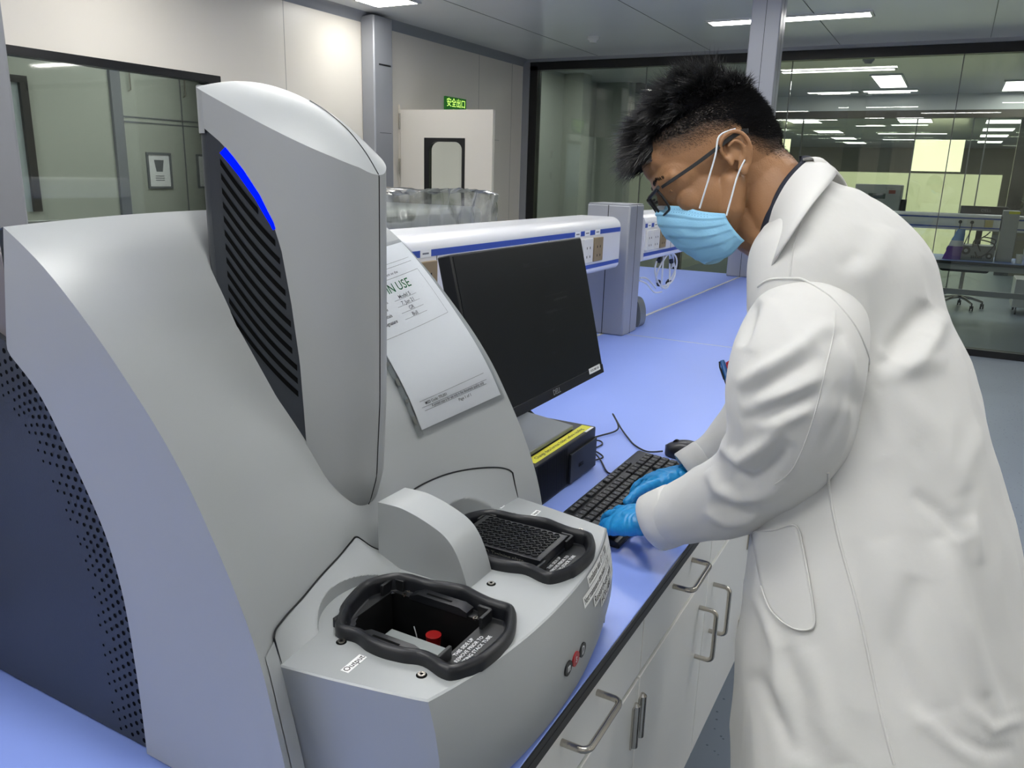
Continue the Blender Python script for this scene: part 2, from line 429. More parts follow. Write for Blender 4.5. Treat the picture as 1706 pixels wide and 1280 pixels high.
# third partition: dark bulkhead, panes and far lit wall
struct(box('trim_9', (-3.85, XR, 12.5, 12.6, CEIL - .30, CEIL - .20), mat('brown_beam', '#5d574c', rough=0.5)))
struct(box('trim_10', (-3.85, XR, 12.5, 12.6, CEIL - .20, CEIL), m_['ceiling']))
w3 = struct(bpy.data.objects.new('window_3', None)); col.objects.link(w3); w3.location = (0, 12.55, 0)
mb = MB()
for x in (-3.8, 2.9): mb.box(x - .06, x + .06, 12.5, 12.6, 0, CEIL - .3)
mb.build('window_frame', m_['black'], w3)
MB().box(-3.8, XR, 12.545, 12.555, .0, CEIL - .3).build('window_glass', m_['glass'], w3)
mb = MB()
for x in (-2.1, -.62, .05, .22): mb.box(x - .008, x + .008, 12.53, 12.57, 0, CEIL - .3)
mb.build('glass_joint', m_['seam'], w3)
# far wall; its daylight is put into the lower material as emission
fy = 19.5
far_lo = mat('far_wall_emission', '#d6d6b4', rough=0.5, emis='#e6e4bc', estr=0.42)
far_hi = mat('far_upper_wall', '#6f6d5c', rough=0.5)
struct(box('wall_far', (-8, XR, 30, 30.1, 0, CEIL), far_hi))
struct(box('wall_far_glow', (-4.5, .75, fy, fy + .04, 0, CAMZ + .25), far_lo))
wl = emit('daylight_pane', '#fbf8d6', 1.3)
struct(box('window_5', (-.98, -.02, fy + .3, fy + .33, CAMZ + .30, CAMZ + .95), wl))
struct(box('window_6', (-4.45, -4.0, fy + .3, fy + .33, CAMZ + .15, CAMZ + .95), emit('daylight_green', '#d3e6b4', .8)))
struct(box('window_7', (-3.75, -3.55, fy + .3, fy + .33, CAMZ + .15, CAMZ + .95), wl))
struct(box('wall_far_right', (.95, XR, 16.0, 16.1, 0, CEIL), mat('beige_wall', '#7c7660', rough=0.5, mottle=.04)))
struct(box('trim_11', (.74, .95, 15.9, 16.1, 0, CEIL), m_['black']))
# ---------------- ceiling lamps
def lamp(x0, x1, y0, y1, lbl, grp, big=False):
    t = thing('ceiling_lamp', ((x0 + x1) / 2, (y0 + y1) / 2, CEIL), lbl, 'ceiling light', grp)
    w = .02
    mb = MB(); ringframe(mb, [(x0, y0), (x1, y0), (x1, y1), (x0, y1)], [(x0 + w, y0 + w), (x1 - w, y0 + w), (x1 - w, y1 - w), (x0 + w, y1 - w)], lambda p: (p[0], p[1], CEIL - .012), lambda p: (p[0], p[1], CEIL - .0))
    mb.build('lamp_frame', m_['white'], t)
    MB().box(x0 + w, x1 - w, y0 + w, y1 - w, CEIL - .008, CEIL - .001).build('lamp_diffuser', m_['lampadded' if x1 < WX or (y0 > GY and x1 < -2.5 and y0 < 9) else 'lampfar' if y0 > GY else 'lamp'], t)
    return t
G1 = 'linear ceiling lights of the near room'
lamp(-1.90, -.71, 6.50, 6.70, 'long ceiling light crossing behind the tall grey post', G1)
lamp(-4.0, -3.6, 4.85, 5.15, 'ceiling light at the top edge above the wall column', G1)
k = 0
for x0, y0 in ((-1.9, 3.9), (-1.9, 1.7), (-1.9, -.6), (-1.9, -2.6), (.9, 6.5), (.9, 3.9), (.35, 2.2), (-.75, .45), (.9, -2.6), (3.2, 4.0), (3.2, 0.5), (-3.85, 2.9), (-3.6, 1.1), (-3.4, -1.)):
    k += 1
    lamp(x0, x0 + 1.19, y0, y0 + .2, 'long ceiling light overhead, outside the picture', G1)
lamp(-5.6, -4.9, 1.6, 2.8, 'added ceiling light, unseen, in the room behind the left window', 'added annex lights')  # lamps added to brighten the annex behind the window
lamp(-5.6, -4.9, 4.4, 5.6, 'added ceiling light, unseen, in the room behind the left window', 'added annex lights')
lamp(-3.9, -2.6, 8.2, 8.5, 'added ceiling light, hidden by the frame header beyond the left part of the glass', 'linear ceiling lights beyond the glass')  # added out of sight to brighten the left corridor
G2 = 'linear ceiling lights beyond the glass'
FARSTRIPS = [(-1.93, -.75, 9.62, 9.79), (-2.0, -1.33, 11.85, 12.03), (-1.3, -.62, 11.8, 12.0), (-2.1, -1.5, 14.25, 14.42), (-1.5, -.7, 14.05, 14.3), (-1.85, -.8, 16.3, 16.5), (-2.1, -1.5, 18.7, 18.9), (-1.4, -.7, 18.4, 18.7), (-1.9, -.4, 21.5, 21.8), (-2.0, -.6, 24.3, 24.6)]  # some strips are lamp reflections in the glass, built as lamps
for i, q in enumerate(FARSTRIPS): lamp(*q, 'thin white strip of light beyond the glass wall, in the row behind the head', G2)
G3 = 'square ceiling panels beyond the glass'
for q in [(-1.06, -.72, 10.2, 11.5), (.28, .95, 11.1, 12.2), (.28, .9, 13.0, 13.9), (.25, .85, 14.6, 15.5)]:
    lamp(*q, 'square white ceiling panel beyond the glass wall', G3)
for x0, ys in ((.25, (17.2, 19.6, 22., 25.)), (1.5, (16.2, 17.4)), (-3.2, (16.9, 20.4, 23.4, 26.)), (-1.2, (16.9,))):
    for y in ys: lamp(x0, x0 + .6, y, y + 1.0, 'square white ceiling panel beyond the glass wall', G3)
# smoke detectors
def detector(x, y, lbl):
    mb = MB(); R = []
    for r, z in ((.055, 0), (.055, -.02), (.035, -.035), (.03, -.05), (.001, -.052)):
        R.append([(x + r * math.cos(a * PI / 10), y + r * math.sin(a * PI / 10), CEIL + z) for a in range(20)])
    mb.rings(R); tag(mb.build('smoke_detector', m_['white'], smooth=40, world_loc=(x, y, CEIL)), lbl, 'smoke detector', 'smoke detectors')
detector(-.95, 8.9, 'round ceiling detector beyond the glass, above the long light')
detector(-3.0, 6.9, 'round white detector on the near ceiling, left of the long light')
# ================================================================ BENCH
FX = -.322; CXL = -1.19; BX0 = 2 * CXL - FX
def worktop(name, y0, y1, lbl):
    t = thing(name, (CXL, y0, B), lbl, 'worktop', 'blue worktops')
    mb = MB()
    mb.box(BX0 + .003, CXL - .008, y0 + .0015, y1 - .0015, B - .022, B).box(CXL + .008, FX - .002, y0 + .0015, y1 - .0015, B - .022, B)
    mb.build('top_panel', m_['bench'], t, bevel=.0015)
    mb = MB()
    mb.box(FX - .003, FX, y0, y1, B - .021, B - .001); mb.box(FX - .001, FX + .0008, y0, y1, B - .0125, B - .0105)
    mb.box(FX - .004, FX - .001, y0, y1, B - .028, B - .020)
    mb.box(BX0, BX0 + .003, y0, y1, B - .022, B - .001)
    mb.build('edge_band', m_['edge'], t)
    MB().box(CXL - .008, CXL + .008, y0, y1, B - .022, B + .0006).build('centre_strip', m_['white'], t)
    return t
worktop('worktop', -1.4, 3.02, 'blue worktop with dark edge band under the grey analyser')
worktop('worktop', 3.024, 5.5, 'blue worktop beyond the short grey post, behind the monitor')
box_j = MB().box(BX0, FX, 3.0195, 3.0245, B - .02, B + .0003).build('joint_strip', m_['white'], world_loc=(CXL, 3.02, B))
tag(box_j, 'thin white joint line between the two blue worktops', 'joint')
# posts
def post(y0, y1, h, lbl, top):
    t = thing('service_post', (CXL, (y0 + y1) / 2, B), lbl, 'post')
    x0, x1 = CXL - .09, CXL + .09
    z1 = B + h if not top else CEIL
    mb = MB(); mb.box(x0, x1, y0, y1, B, z1); mb.build('post_body', m_['post'], t, bevel=.006)
    mb = MB(); mb.box(CXL - .0015, CXL + .0015, y0 - .0006, y0 + .001, B, z1 - .002).box(x1 - .001, x1 + .0006, (y0 + y1) / 2 - .001, (y0 + y1) / 2 + .001, B, z1 - .002)
    mb.build('post_seam', m_['black'], t)
    if not top: MB().box(x0 + .004, x1 - .004, y0 + .004, y1 - .004, z1 - .001, z1 + .004).build('post_cap', m_['post'], t, bevel=.002)
    return t
post(.37, .65, 0, 'grey post rising to the ceiling at the left edge behind the analyser', True)
post(2.97, 3.13, .515, 'short grey post on the blue bench right of the monitor', False)
post(5.36, 5.52, 0, 'tall grey post rising to the ceiling behind the head', True)
# raceways
def raceway(y0, y1, lbl, sockets, rounded_end=True):
    t = thing('service_raceway', (CXL, y0, B + .28), lbl, 'raceway', 'white service raceways')
    z0, z1 = B + .285, B + .475; fx = .10
    prof = []
    def arc(cx, cz, rx, rz, a0, a1, n=7):
        for k in range(n + 1):
            a = math.radians(a0 + (a1 - a0) * k / n); prof.append((cx + rx * math.cos(a), cz + rz * math.sin(a)))
    arc(.062, z1 - .036, .038, .036, 0, 90); arc(-.062, z1 - .036, .038, .036, 90, 180)
    arc(-.08, z0 + .02, .02, .02, 180, 270); arc(.08, z0 + .02, .02, .02, 270, 360)
    R = []
    ys = [y0]
    def ring(y, s):
        zc = (z0 + z1) / 2
        return [(CXL + p[0] - math.copysign(s, p[0]), y, zc + (p[1] - zc) * (1 - s / .1)) for p in prof]
    if rounded_end:
        R = [ring(y0, 0), ring(y1 - .022, 0), ring(y1 - .012, .002), ring(y1 - .004, .007), ring(y1, .016)]
    else: R = [ring(y0, 0), ring(y1, 0)]
    MB().rings(R).build('raceway_body', m_['rail'], t, smooth=45)
    f = CXL + fx
    mb = MB()
    if rounded_end: pass
    mb.box(f - .001, f + .0012, y0, y1 - .022, z1 - .052, z1 - .036).box(f - .001, f + .0012, y0, y1 - .022, z0 + .022, z0 + .036)
    mb.build('blue_stripe', m_['blue'], t)
    mb = MB()
    y = y0 + .35
    while y < y1 - .1:
        mb.box(f - .001, f + .0014, y, y + .002, z0 + .036, z1 - .052); y += .62
    mb.build('cover_joint', m_['seam'], t)
    for (ys_, kind) in sockets:
        c = 'tan socket plate' if kind == 'b' else None
        o = MB().box(f, f + .009, ys_, ys_ + .078, z0 + .045, z1 - .062).build('socket_plate', m_['brown'] if kind == 'b' else m_['white'], t, bevel=.002)
        if c: o['label'] = c
        mb = MB()
        for q in (.022, .048):
            for zz in (.10, .07): mb.box(f + .009, f + .0096, ys_ + q, ys_ + q + .004, z0 + zz - .008, z0 + zz)
        mb.build('socket_slots', m_['blackm'], o)
        o = MB().box(f + .001, f + .0018, ys_ + .015, ys_ + .06, z1 - .053, z1 - .035).build('socket_label', m_['label'], t)
        mb = MB(); mb.box(f + .0018, f + .002, ys_ + .024, ys_ + .05, z1 - .046, z1 - .042); mb.build('label_text', m_['greyink'], o)
raceway(.65, 2.87, 'long white raceway with blue stripes behind the analyser and monitor', [(1.40, 'w'), (1.535, 'b'), (2.42, 'w'), (2.50, 'w'), (2.59, 'b')])
raceway(3.13, 5.36, 'white raceway with blue stripes between the short grey post and the tall post', [(3.03 + .11, 'w'), (3.22, 'w'), (3.31, 'b')], False)
raceway(-1.2, .37, 'white raceway hidden behind the analyser at the left', [], False)
# coil of white cable hanging below the second raceway
def loop(cx, cy, cz, r, n, wob, ph=0):
    P = []
    for k in range(n):
        a = 2 * PI * k / 40 + ph
        P.append((cx + .012 * math.sin(a * 1.7) + k * .0001, cy + (r + wob * math.sin(a * .7)) * math.cos(a) * 1.35, cz + (r + wob * math.sin(a * .45)) * math.sin(a)))
    return P
t = thing('cable_coil', (-1.13, 3.52, B + .115), 'coil of white cable with black ties hanging below the raceway', 'cable')
mb = MB(); mb.tube(loop(-1.13, 3.55, B + .212, .078, 130, .005) , .0038, 8)
mb.tube([(-1.14, 3.66, B + .30), (-1.13, 3.66, B + .26), (-1.12, 3.65, B + .22)], .0035, 8)
mb.tube(catmull([(-1.15, 3.28, B + .20), (-1.14, 3.33, B + .195), (-1.13, 3.40, B + .16), (-1.13, 3.44, B + .14)], 6), .0035, 8)
mb.tube(catmull([(-1.15, 3.27, B + .19), (-1.14, 3.34, B + .17), (-1.13, 3.42, B + .125), (-1.12, 3.50, B + .118)], 6), .0035, 8)
mb.build('cable', m_['wcable'], t, smooth=60)
for a in (20, 130, 215, 300):
    r = .078; an = math.radians(a)
    MB().cyl((-1.13 - .014 * math.sin(an) * 0, 3.55 + 1.35 * r * math.cos(an) - .012 * math.sin(an), B + .212 + r * math.sin(an) - .0), (0, -math.sin(an) * 1.35, math.cos(an)), .011, .022, 12).build('cable_tie', m_['blackp'], t, smooth=40)
tag(MB().prism([(p.x, p.y) for p in catmull([(-1.20, .0), (-1.12, .0), (-1.11, .06), (-1.13, .115), (-1.17, .12), (-1.20, .09)], 5, True)], lambda p: (p[0], 3.20, B + p[1]), lambda p: (p[0], 3.27, B + p[1])).build('cable_cover', m_['grey_base'], smooth=50, world_loc=(-1.16, 3.2, B)), 'small rounded grey cover on the bench behind the short grey post', 'cover')
# wrapped machine behind the raceway
t = thing('wrapped_machine', (-1.75, 2.2, B), 'machine under crumpled clear plastic behind the white raceway', 'machine')
mb = MB(); mb.box(-2.0, -1.53, 1.83, 2.58, B + .001, B + .50); mb.build('machine_body', mat('machine_grey', '#e0e2df', rough=.5), t, bevel=.02)
G = []
def wrap_pt(u, v):
    # u around the perimeter, v up then over
    pass
mb = MB(); x0, x1, y0, y1 = -2.03, -1.50, 1.80, 2.63
per = []
for k in range(60): per.append((x1, y0 + (y1 - y0) * k / 60))
for k in range(24): per.append((x1 + (x0 - x1) * k / 24, y1))
for k in range(60): per.append((x0, y1 + (y0 - y1) * k / 60))
for k in range(24): per.append((x0 + (x1 - x0) * k / 24, y0))
R = []
cx, cy = (x0 + x1) / 2, (y0 + y1) / 2
for i in range(22):
    v = i / 21
    z = B + .004 + .551 * v; row = []
    for (x, y) in per:
        n1 = noise.noise(Vector((x * 6, y * 6, v * 4))) * .018 + noise.noise(Vector((x * 22, y * 22, v * 9))) * .012 + abs(noise.noise(Vector((x * 50, y * 50, v * 30)))) * .006 * (v > .8)
        dx, dy = (x - cx), (y - cy); L = max(abs(dx) / .265, abs(dy) / .415)
        row.append((x + n1 * (1 if x > cx else -1), y + n1 * .6 * (1 if y > cy else -1) + .02 * (v - .6) * (1 if y > cy else -1), z + n1 * .8 + (.012 * math.sin(y * 9) if v > .85 else 0)))
    R.append(row)
for s in (.9, .6, .3, .05):
    R.append([(cx + (p[0] - cx) * s, cy + (p[1] - cy) * s, B + .555 + noise.noise(Vector((p[0] * 30 * s, p[1] * 30 * s, s * 5))) * .014) for p in R[21]])
mb.rings(R, 0, False, True).build('plastic_cover', m_['wrap'], t, smooth=25)
# ================================================================ CABINETS
CF = -.338
def bar_handle(name, p0, p1, out, parent, r=.0048):
    p0, p1, o = Vector(p0), Vector(p1), Vector(out)
    q = catmull([p0, p0 + o * .75, p0 + o + (p1 - p0).normalized() * .012], 4)
    a = [p0, p0 + o * .6]; d = (p1 - p0).normalized(); L = o.length
    for k in range(1, 6):
        an = PI / 2 * k / 5; a.append(p0 + o.normalized() * (L - .012 + .012 * math.sin(an)) + d * (.012 * (1 - math.cos(an))))
    b = [p1 + (q_ - p0) - 2 * d * d.dot(q_ - p0) for q_ in a][::-1]
    return MB().tube(a + b, r, 12).build(name, m_['steel'], parent, smooth=60)
def cabinet(y0, y1, lbl, drawers, doors):
    t = thing('base_cabinet', (CF - .3, (y0 + y1) / 2, B - .62), lbl, 'cabinet', 'white base cabinets')
    z1, z0 = B - .0285, B - .615
    mb = MB(); mb.box(CF - .5, CF - .02, y0 + .002, y1 - .002, z0, z1); mb.build('body', m_['cabinet'], t, bevel=.001)
    mb = MB(); mb.box(CF - .45, CF - .1, y0 + .03, y1 - .03, 0, z0); mb.build('plinth', m_['edge'], t)
    for (a, b_) in drawers:
        o = MB().box(CF - .02, CF, a + .0015, b_ - .0015, B - .155, B - .031).build('drawer', m_['cabinet'], t, bevel=.0012)
        c = (a + b_) / 2
        bar_handle('handle', (CF, c - .058, B - .073), (CF, c + .058, B - .073), (.036, 0, 0), o)
    for (a, b_, side) in doors:
        o = MB().box(CF - .02, CF, a + .0015, b_ - .0015, z0, B - .166).build('door', m_['cabinet'], t, bevel=.0012)
        hy = b_ - .055 if side == 'r' else a + .055
        bar_handle('handle', (CF, hy, B - .222), (CF, hy, B - .335), (.036, 0, 0), o)
        gy = a + .014 if side == 'r' else b_ - .014
        for zz in (B - .285, B - .565):
            mb = MB(); mb.cyl((CF + .003, gy, zz), (0, 0, 1), .007, .078, 12); mb.box(CF - .001, CF + .003, gy - .012, gy + .004, zz, zz + .078)
            mb.cyl((CF + .003, gy, zz + .078), (0, 0, 1), .007, .004, 12, 0, .003)
            mb.build('hinge', m_['steel'], o, smooth=40)
cabinet(.10, 1.094, 'white base cabinet below the analyser front, nearest in the picture', [(.10, .597), (.597, 1.094)], [(.10, .597, 'r'), (.597, 1.094, 'l')])
cabinet(1.096, 1.934, 'white base cabinet below the keyboard with two upright door handles', [(1.096, 1.515), (1.515, 1.934)], [(1.096, 1.515, 'r'), (1.515, 1.934, 'l')])
cabinet(1.936, 2.774, 'white base cabinet behind the lab coat, past the keyboard', [(1.936, 2.355), (2.355, 2.774)], [(1.936, 2.355, 'r'), (2.355, 2.774, 'l')])
t = thing('bench_frame', (CXL, 3, 0), 'grey steel frame carrying the blue bench', 'bench frame')
mb = MB()
for y in (-1.3, 3.0, 5.4):
    for x in (BX0 + .06, FX - .06): mb.box(x - .025, x + .025, y - .025, y + .025, 0, B - .022)
for x in (BX0 + .06, CXL): mb.box(x - .02, x + .02, -1.3, 5.4, B - .06, B - .022)
mb.box(FX - .08, FX - .04, 2.78, 5.4, B - .06, B - .022)
mb.build('frame_tubes', m_['post'], t)
SEAM_YZ = [(0.4909, 0.1789), (0.4985, 0.1821), (0.5215, 0.1802), (0.5645, 0.1766), (0.6072, 0.1779), (0.6487, 0.1808), (0.6783, 0.1859), (0.6907, 0.1877), (0.6988, 0.181), (0.7111, 0.168), (0.7258, 0.1585), (0.7421, 0.1584), (0.757, 0.1674), (0.7669, 0.1792), (0.7806, 0.1947), (0.798, 0.2018), (0.8328, 0.2068), (0.8774, 0.209), (0.9181, 0.207), (0.9549, 0.2018), (0.973, 0.1955), (0.9795, 0.1891)]
SH = dict(y0=.872, y1=1.008, s0=.297, s1=.572, shear=-.006, rot=0.0, W=.136, H=.275)
# ================================================================ ANALYSER
Y0, HW = .735, .28
t_inst = thing('plate_analyser', (-.62, Y0, B), 'large silver grey analyser with tall central tower and black plate nests', 'laboratory instrument')
pz = np.array([0, .04, .076, .12, .16, .2, .25, .30, .34, .38, .42, .47, .52, .556, .575])
px = np.array([-.462, -.468, -.475, -.485, -.494, -.507, -.529, -.556, -.580, -.610, -.646, -.696, -.756, -.816, -.86])
def prof_x(z): return float(np.interp(z, pz, px))
# smooth the profile
prof = catmull([(x, 0, z) for x, z in zip(px, pz)], 5)
prof = [p for p in prof if p.x > -.823]
def prof_n(i):
    a, b = prof[max(i - 1, 0)], prof[min(i + 1, len(prof) - 1)]; d = (b - a).normalized()
    return Vector((d.z, 0, -d.x))
def dep(z):
    return float(np.interp(z, [0, .15, .3, .40, .47, .52, .556, .58], [.066, .076, .078, .070, .05, .022, -.012, -.022]))
def conc(t):
    t = min(1, abs(t)); return 1 - t ** 2.2
def shell_pt(i, y, off=0):
    p, n = prof[i], prof_n(i)
    d = dep(p.z) * conc((y - Y0) / HW)
    q = p - n * (d - off); return Vector((q.x, y, B + max(q.z, 0)))
NY = 44
ys = [Y0 - HW + 2 * HW * k / NY for k in range(NY + 1)]
mb = MB()
G = [[shell_pt(i, y) for y in ys] for i in range(len(prof))]
mb.grid(G)
# back face of the shell and turned-in back edge
last = G[-1]
mb.grid([last, [Vector((p.x - .010, p.y, p.z - .004)) for p in last], [Vector((-.838, max(Y0 - HW + .010, min(Y0 + HW - .010, p.y)), B + .44)) for p in last]])
mb.build('top_shell', m_['silver'], t_inst, smooth=40)
# side shells (rim band) and perforated panels
pe = catmull([(-.853, 0, .437), (-.796, 0, .394), (-.757, 0, .339), (-.727, 0, .29), (-.705, 0, .245), (-.690, 0, .185), (-.683, 0, .111), (-.680, 0, .05), (-.679, 0, 0.004)], 6)
pe_x = [p.x for p in pe]; pe_z = [p.z for p in pe]
for side in (-1, 1):
    yy = Y0 + side * HW; yi = yy - side * .006; yo = yy - side * .003
    # rim outline: crease, back edge, panel arc
    outer = [(p.x, p.z) for p in prof][::1]
    top = outer[-1]
    n = 40
    A = []; Bq = []
    # resample both curves
    def resample(P, n):
        P = [Vector((p[0], p[1])) for p in P]; L = [0]
        for a, b in zip(P, P[1:]): L.append(L[-1] + (b - a).length)
        out = []
        for k in range(n + 1):
            s = L[-1] * k / n; j = max(0, min(len(L) - 2, int(np.searchsorted(L, s)) - 1)); u = (s - L[j]) / max(L[j + 1] - L[j], 1e-9)
            out.append(P[j].lerp(P[j + 1], u))
        return out
    A = resample(outer, n); Bq = resample([(x, z) for x, z in zip(pe_x, pe_z)][::-1], n)
    top = A[-1]
    Bq = [b for b in Bq]
    # the rim ends at a nearly vertical back edge
    rows = [[Vector((a.x, yy, B + a.y)) for a in A], [Vector((b.x if b.x > -.838 else -.838, yy, B + b.y)) for b in Bq],
            [Vector((b.x if b.x > -.838 else -.838, yi, B + b.y)) for b in Bq]]
    # small highlight bevel along the crease
    bev = [[Vector((a.x + .0, yy - side * .0, B + a.y)) for a in A]]
    MB().grid(rows).build('side_rim', m_['silver2'], t_inst, smooth=40)
    poly = [(x, z) for x, z in zip(pe_x, pe_z)]
    arc_end = poly[0]
    poly = [(-.679, .004)] + [p for p in poly[::-1][1:]] + [(-1.03, .50), (-1.05, .40), (-1.06, .004)]
    mb = MB(); mb.prism(poly, lambda p: (p[0], yi, B + p[1]), lambda p: (p[0], yi - side * .02, B + p[1]))
    if side == -1:
        # perforation: rows following the arc, holes shrinking away from it
        E = resample([(x, z) for x, z in zip(pe_x, pe_z)][::-1], 400)
        L = sum((b - a).length for a, b in zip(E, E[1:])); sp = .0122
        nk = int(L / sp)
        for k in range(nk):
            for j in range(6):
                s = (k + .8 + (.5 if j % 2 else 0)) * sp
                if s > L - .004: continue
                if j == 5 and k % 3 == 0: continue
                if j == 4 and k % 6 == 3: continue
                idx = int(s / L * 400); a, b = E[max(idx - 3, 0)], E[min(idx + 3, 400)]
                d = (b - a).normalized(); nrm = Vector((-d.y, d.x)); c = E[idx] + nrm * (.0105 + j * .0098)
                if c.y < .006: continue
                r = .0030 - j * .00026
                o = len(mb.v)
                for q in range(10): mb.v.append((c.x + r * math.cos(q * PI / 5), yi + side * .0004, B + c.y + r * math.sin(q * PI / 5)))
                mb.f.append(tuple(range(o, o + 10))); mb.m.append(1)
    mb.build('side_panel', [m_['dark'], m_['hole']], t_inst, merge=False)
# rear housing
mb = MB(); mb.box(-1.07, -.842, Y0 - HW + .012, Y0 + HW - .012, B + .30, B + .53); mb.box(-1.07, -.70, Y0 - HW + .03, Y0 + HW - .03, B + .006, B + .31)
mb.build('rear_housing', mat('brown_grey_plastic', '#6d686b', rough=.45), t_inst, bevel=.006)
# ---------------- tower
TA, TB_, TXC = .20, .078, -.767
def nose_x(z):   # front edge of the tower
    return float(np.interp(z, [.10, .165, .19, .215, .25, .35, .45, .616, .72], [-.67, -.635, -.609, -.594, -.583, -.576, -.574, -.572, -.572]))
XT = -.757
def tower_half(x, xn):
    a = xn - TXC; u = (x - TXC) / max(a, 1e-4)
    u = max(-1, min(1, u)); return TB_ * math.sqrt(max(0, 1 - u ** 2.3 if u > 0 else 1))
def cap_z(x):    # height of the cap edge on the tower side
    return float(np.interp(x, [-.80, -.757, -.70, -.65, -.60, -.58, -.571], [.716, .700, .676, .654, .632, .622, .6135]))
def ridge_z(x):
    return float(np.interp(x, RXs, RZs))
_rc = catmull([(-.85, .710, 0), (-.80, .7185, 0), (-.757, .7175, 0), (-.71, .7085, 0), (-.66, .6905, 0), (-.62, .6665, 0), (-.595, .6435, 0), (-.581, .6265, 0), (-.574, .6165, 0), (-.571, .6145, 0)], 8)
RXs = [p.x for p in _rc]; RZs = [p.y for p in _rc]
def bound_x(z):  # silver / dark boundary on the tower side
    return float(np.interp(z, [.20, .30, .345, .40, .47, .53, .56, .59, .615, .63, .645, .66], [-.640, -.640, -.641, -.643, -.650, -.659, -.668, -.684, -.703, -.717, -.733, -.757]))
def tail_in(k):  # rounded tail corner
    return k
for side in (-1, 1):
    zs = [.12 + .02 * k for k in range(0, 25)] + [.60]
    zs = sorted(set([round(.12 + .012 * k, 4) for k in range(0, 41)]))
    # silver flank + nose
    R = []
    for z in zs:
        xn = nose_x(z); xb = bound_x(z) if z >= .20 else -.640
        row = []
        for k in range(25):
            u = 1 - (1 - k / 24) ** 2.6
            x = xb + (xn - xb) * u
            row.append(Vector((x, Y0 + side * tower_half(x, xn), B + z)))
        R.append(row)
    # upper part: from z=.612 up to the cap edge, whole width
    mb = MB().grid(R)
    R2 = []
    for k in range(0, 9):
        row = []
        for j in range(25):
            zt = .60
            xn = nose_x(.6); xb = bound_x(.60); u = 1 - (1 - j / 24) ** 2.6; x = xb + (xn - xb) * u
            ze = cap_z(x); z = .60 + (ze - .60) * k / 8
            row.append(Vector((x, Y0 + side * tower_half(x, xn), B + z)))
        R2.append(row)
    mb.grid(R2)
    R3 = []  # strip above the dark panel towards the tail
    xb6 = bound_x(.60)
    for k in range(13):
        x = XT + (xb6 - XT) * k / 12
        zb = float(np.interp(x, [-.757, -.733, -.717, -.703, -.684], [.66, .645, .63, .615, .59]))
        zb = min(zb, cap_z(x)); row = []
        for j in range(9):
            z = zb + (cap_z(x) - zb) * j / 8; row.append(Vector((x, Y0 + side * tower_half(x, nose_x(z)), B + z)))
        R3.append(row)
    mb.grid(R3)
    # tail wrap: rounded corner to the flat back
    R4 = []
    for a in range(0, 7):
        an = PI / 2 * a / 6; xx = XT - .025 * math.sin(an); hy = TB_ - .025 * (1 - math.cos(an))
        R4.append([Vector((xx, Y0 + side * hy, B + z)) for z in (.655, .68, cap_z(xx))])
    R4.append([Vector((XT - .025, Y0, B + z)) for z in (.655, .68, cap_z(XT - .025))])
    mb.grid(R4)
    mb.build('tower_flank', m_['silver2'], t_inst, smooth=40)
    # cap: from the side edge up to the ridge
    R = []
    for k in range(31):
        u = k / 30; x = XT - .025 + (nose_x(.616) - XT + .025) * (1 - (1 - u) ** 1.8)
        row = []
        hy = tower_half(max(x, XT), nose_x(.616)) - (.025 * (1 - math.cos(math.asin(min(1, max(0, XT - x) / .025)))))
        for j in range(11):
            v = j / 10
            z = cap_z(x) + (ridge_z(x) - cap_z(x)) * (.45 * v + .55 * math.sin(v * PI / 2))
            row.append(Vector((x, Y0 + side * hy * (1 - v), B + z)))
        R.append(row)
    mb = MB().grid(R)
    mb.grid([R[0], [Vector((p.x - .003, p.y, p.z - .06)) for p in R[0]]])
    mb.build('tower_cap', m_['silver'], t_inst, smooth=35)
    # dark flank panel with louvres
    def flank(x, z, o): 
        return Vector((x, Y0 + side * (tower_half(x, nose_x(min(z, .61))) + o), B + z))
    R = []
    for k in range(60):
        z = .20 + (.66 - .20) * k / 59; xb = bound_x(z); row = []
        for j in range(12):
            x = XT + (xb - XT) * j / 11; row.append(flank(x, z, -.0025))
        R.append(row)
    mb = MB().grid(R)
    R = []
    for a in range(0, 7):
        an = PI / 2 * a / 6; xx = XT - .025 * math.sin(an); hy = TB_ - .0025 - .025 * (1 - math.cos(an))
        R.append([Vector((xx, Y0 + side * hy, B + z)) for z in (.36, .45, .55, .66)])
    R.append([Vector((XT - .025, Y0, B + z)) for z in (.36, .45, .55, .66)])
    mb.grid(R)
    # louvres: curved slots running down from the left edge to the boundary
    for q in range(12):
        zs0 = .640 - q * .0158
        row0 = []; row1 = []
        xs = XT + .019; xe = None
        for j in range(26):
            x = xs + (.125) * j / 25
            z = zs0 - .012 - 1.15 * (x - xs) + 2.9 * (x - xs) ** 2 * .62
            if x > bound_x(z) - .004 or z > float(np.interp(x, [-.757, -.733, -.717, -.703, -.684], [.645, .625, .61, .595, .57])): 
                if row0: break
                continue
            row0.append(flank(x, z, -.0019)); row1.append(flank(x, z - .0072, -.0019))
        if len(row0) > 2: mb.grid([row0, row1], 1)
    mb.build('louvre_panel', [m_['dark'], m_['hole']], t_inst, smooth=40)
    # blue light strip along the upper boundary
    if side == -1:
        zz = np.linspace(.640, .553, 40); r0 = []; r1 = []; r2b = []
        for i, z in enumerate(zz):
            u = i / 39; w = .0085 * (1 - u) ** .6 + .0028; xb = bound_x(z)
            r0.append(flank(xb + .001, z, .0006)); r1.append(flank(xb - w * .7, z - w * .55, .0002)); r2b.append(flank(xb + .001, z, -.003))
        MB().grid([r2b, r0, r1]).build('blue_light', m_['blue_led'], t_inst, smooth=60)
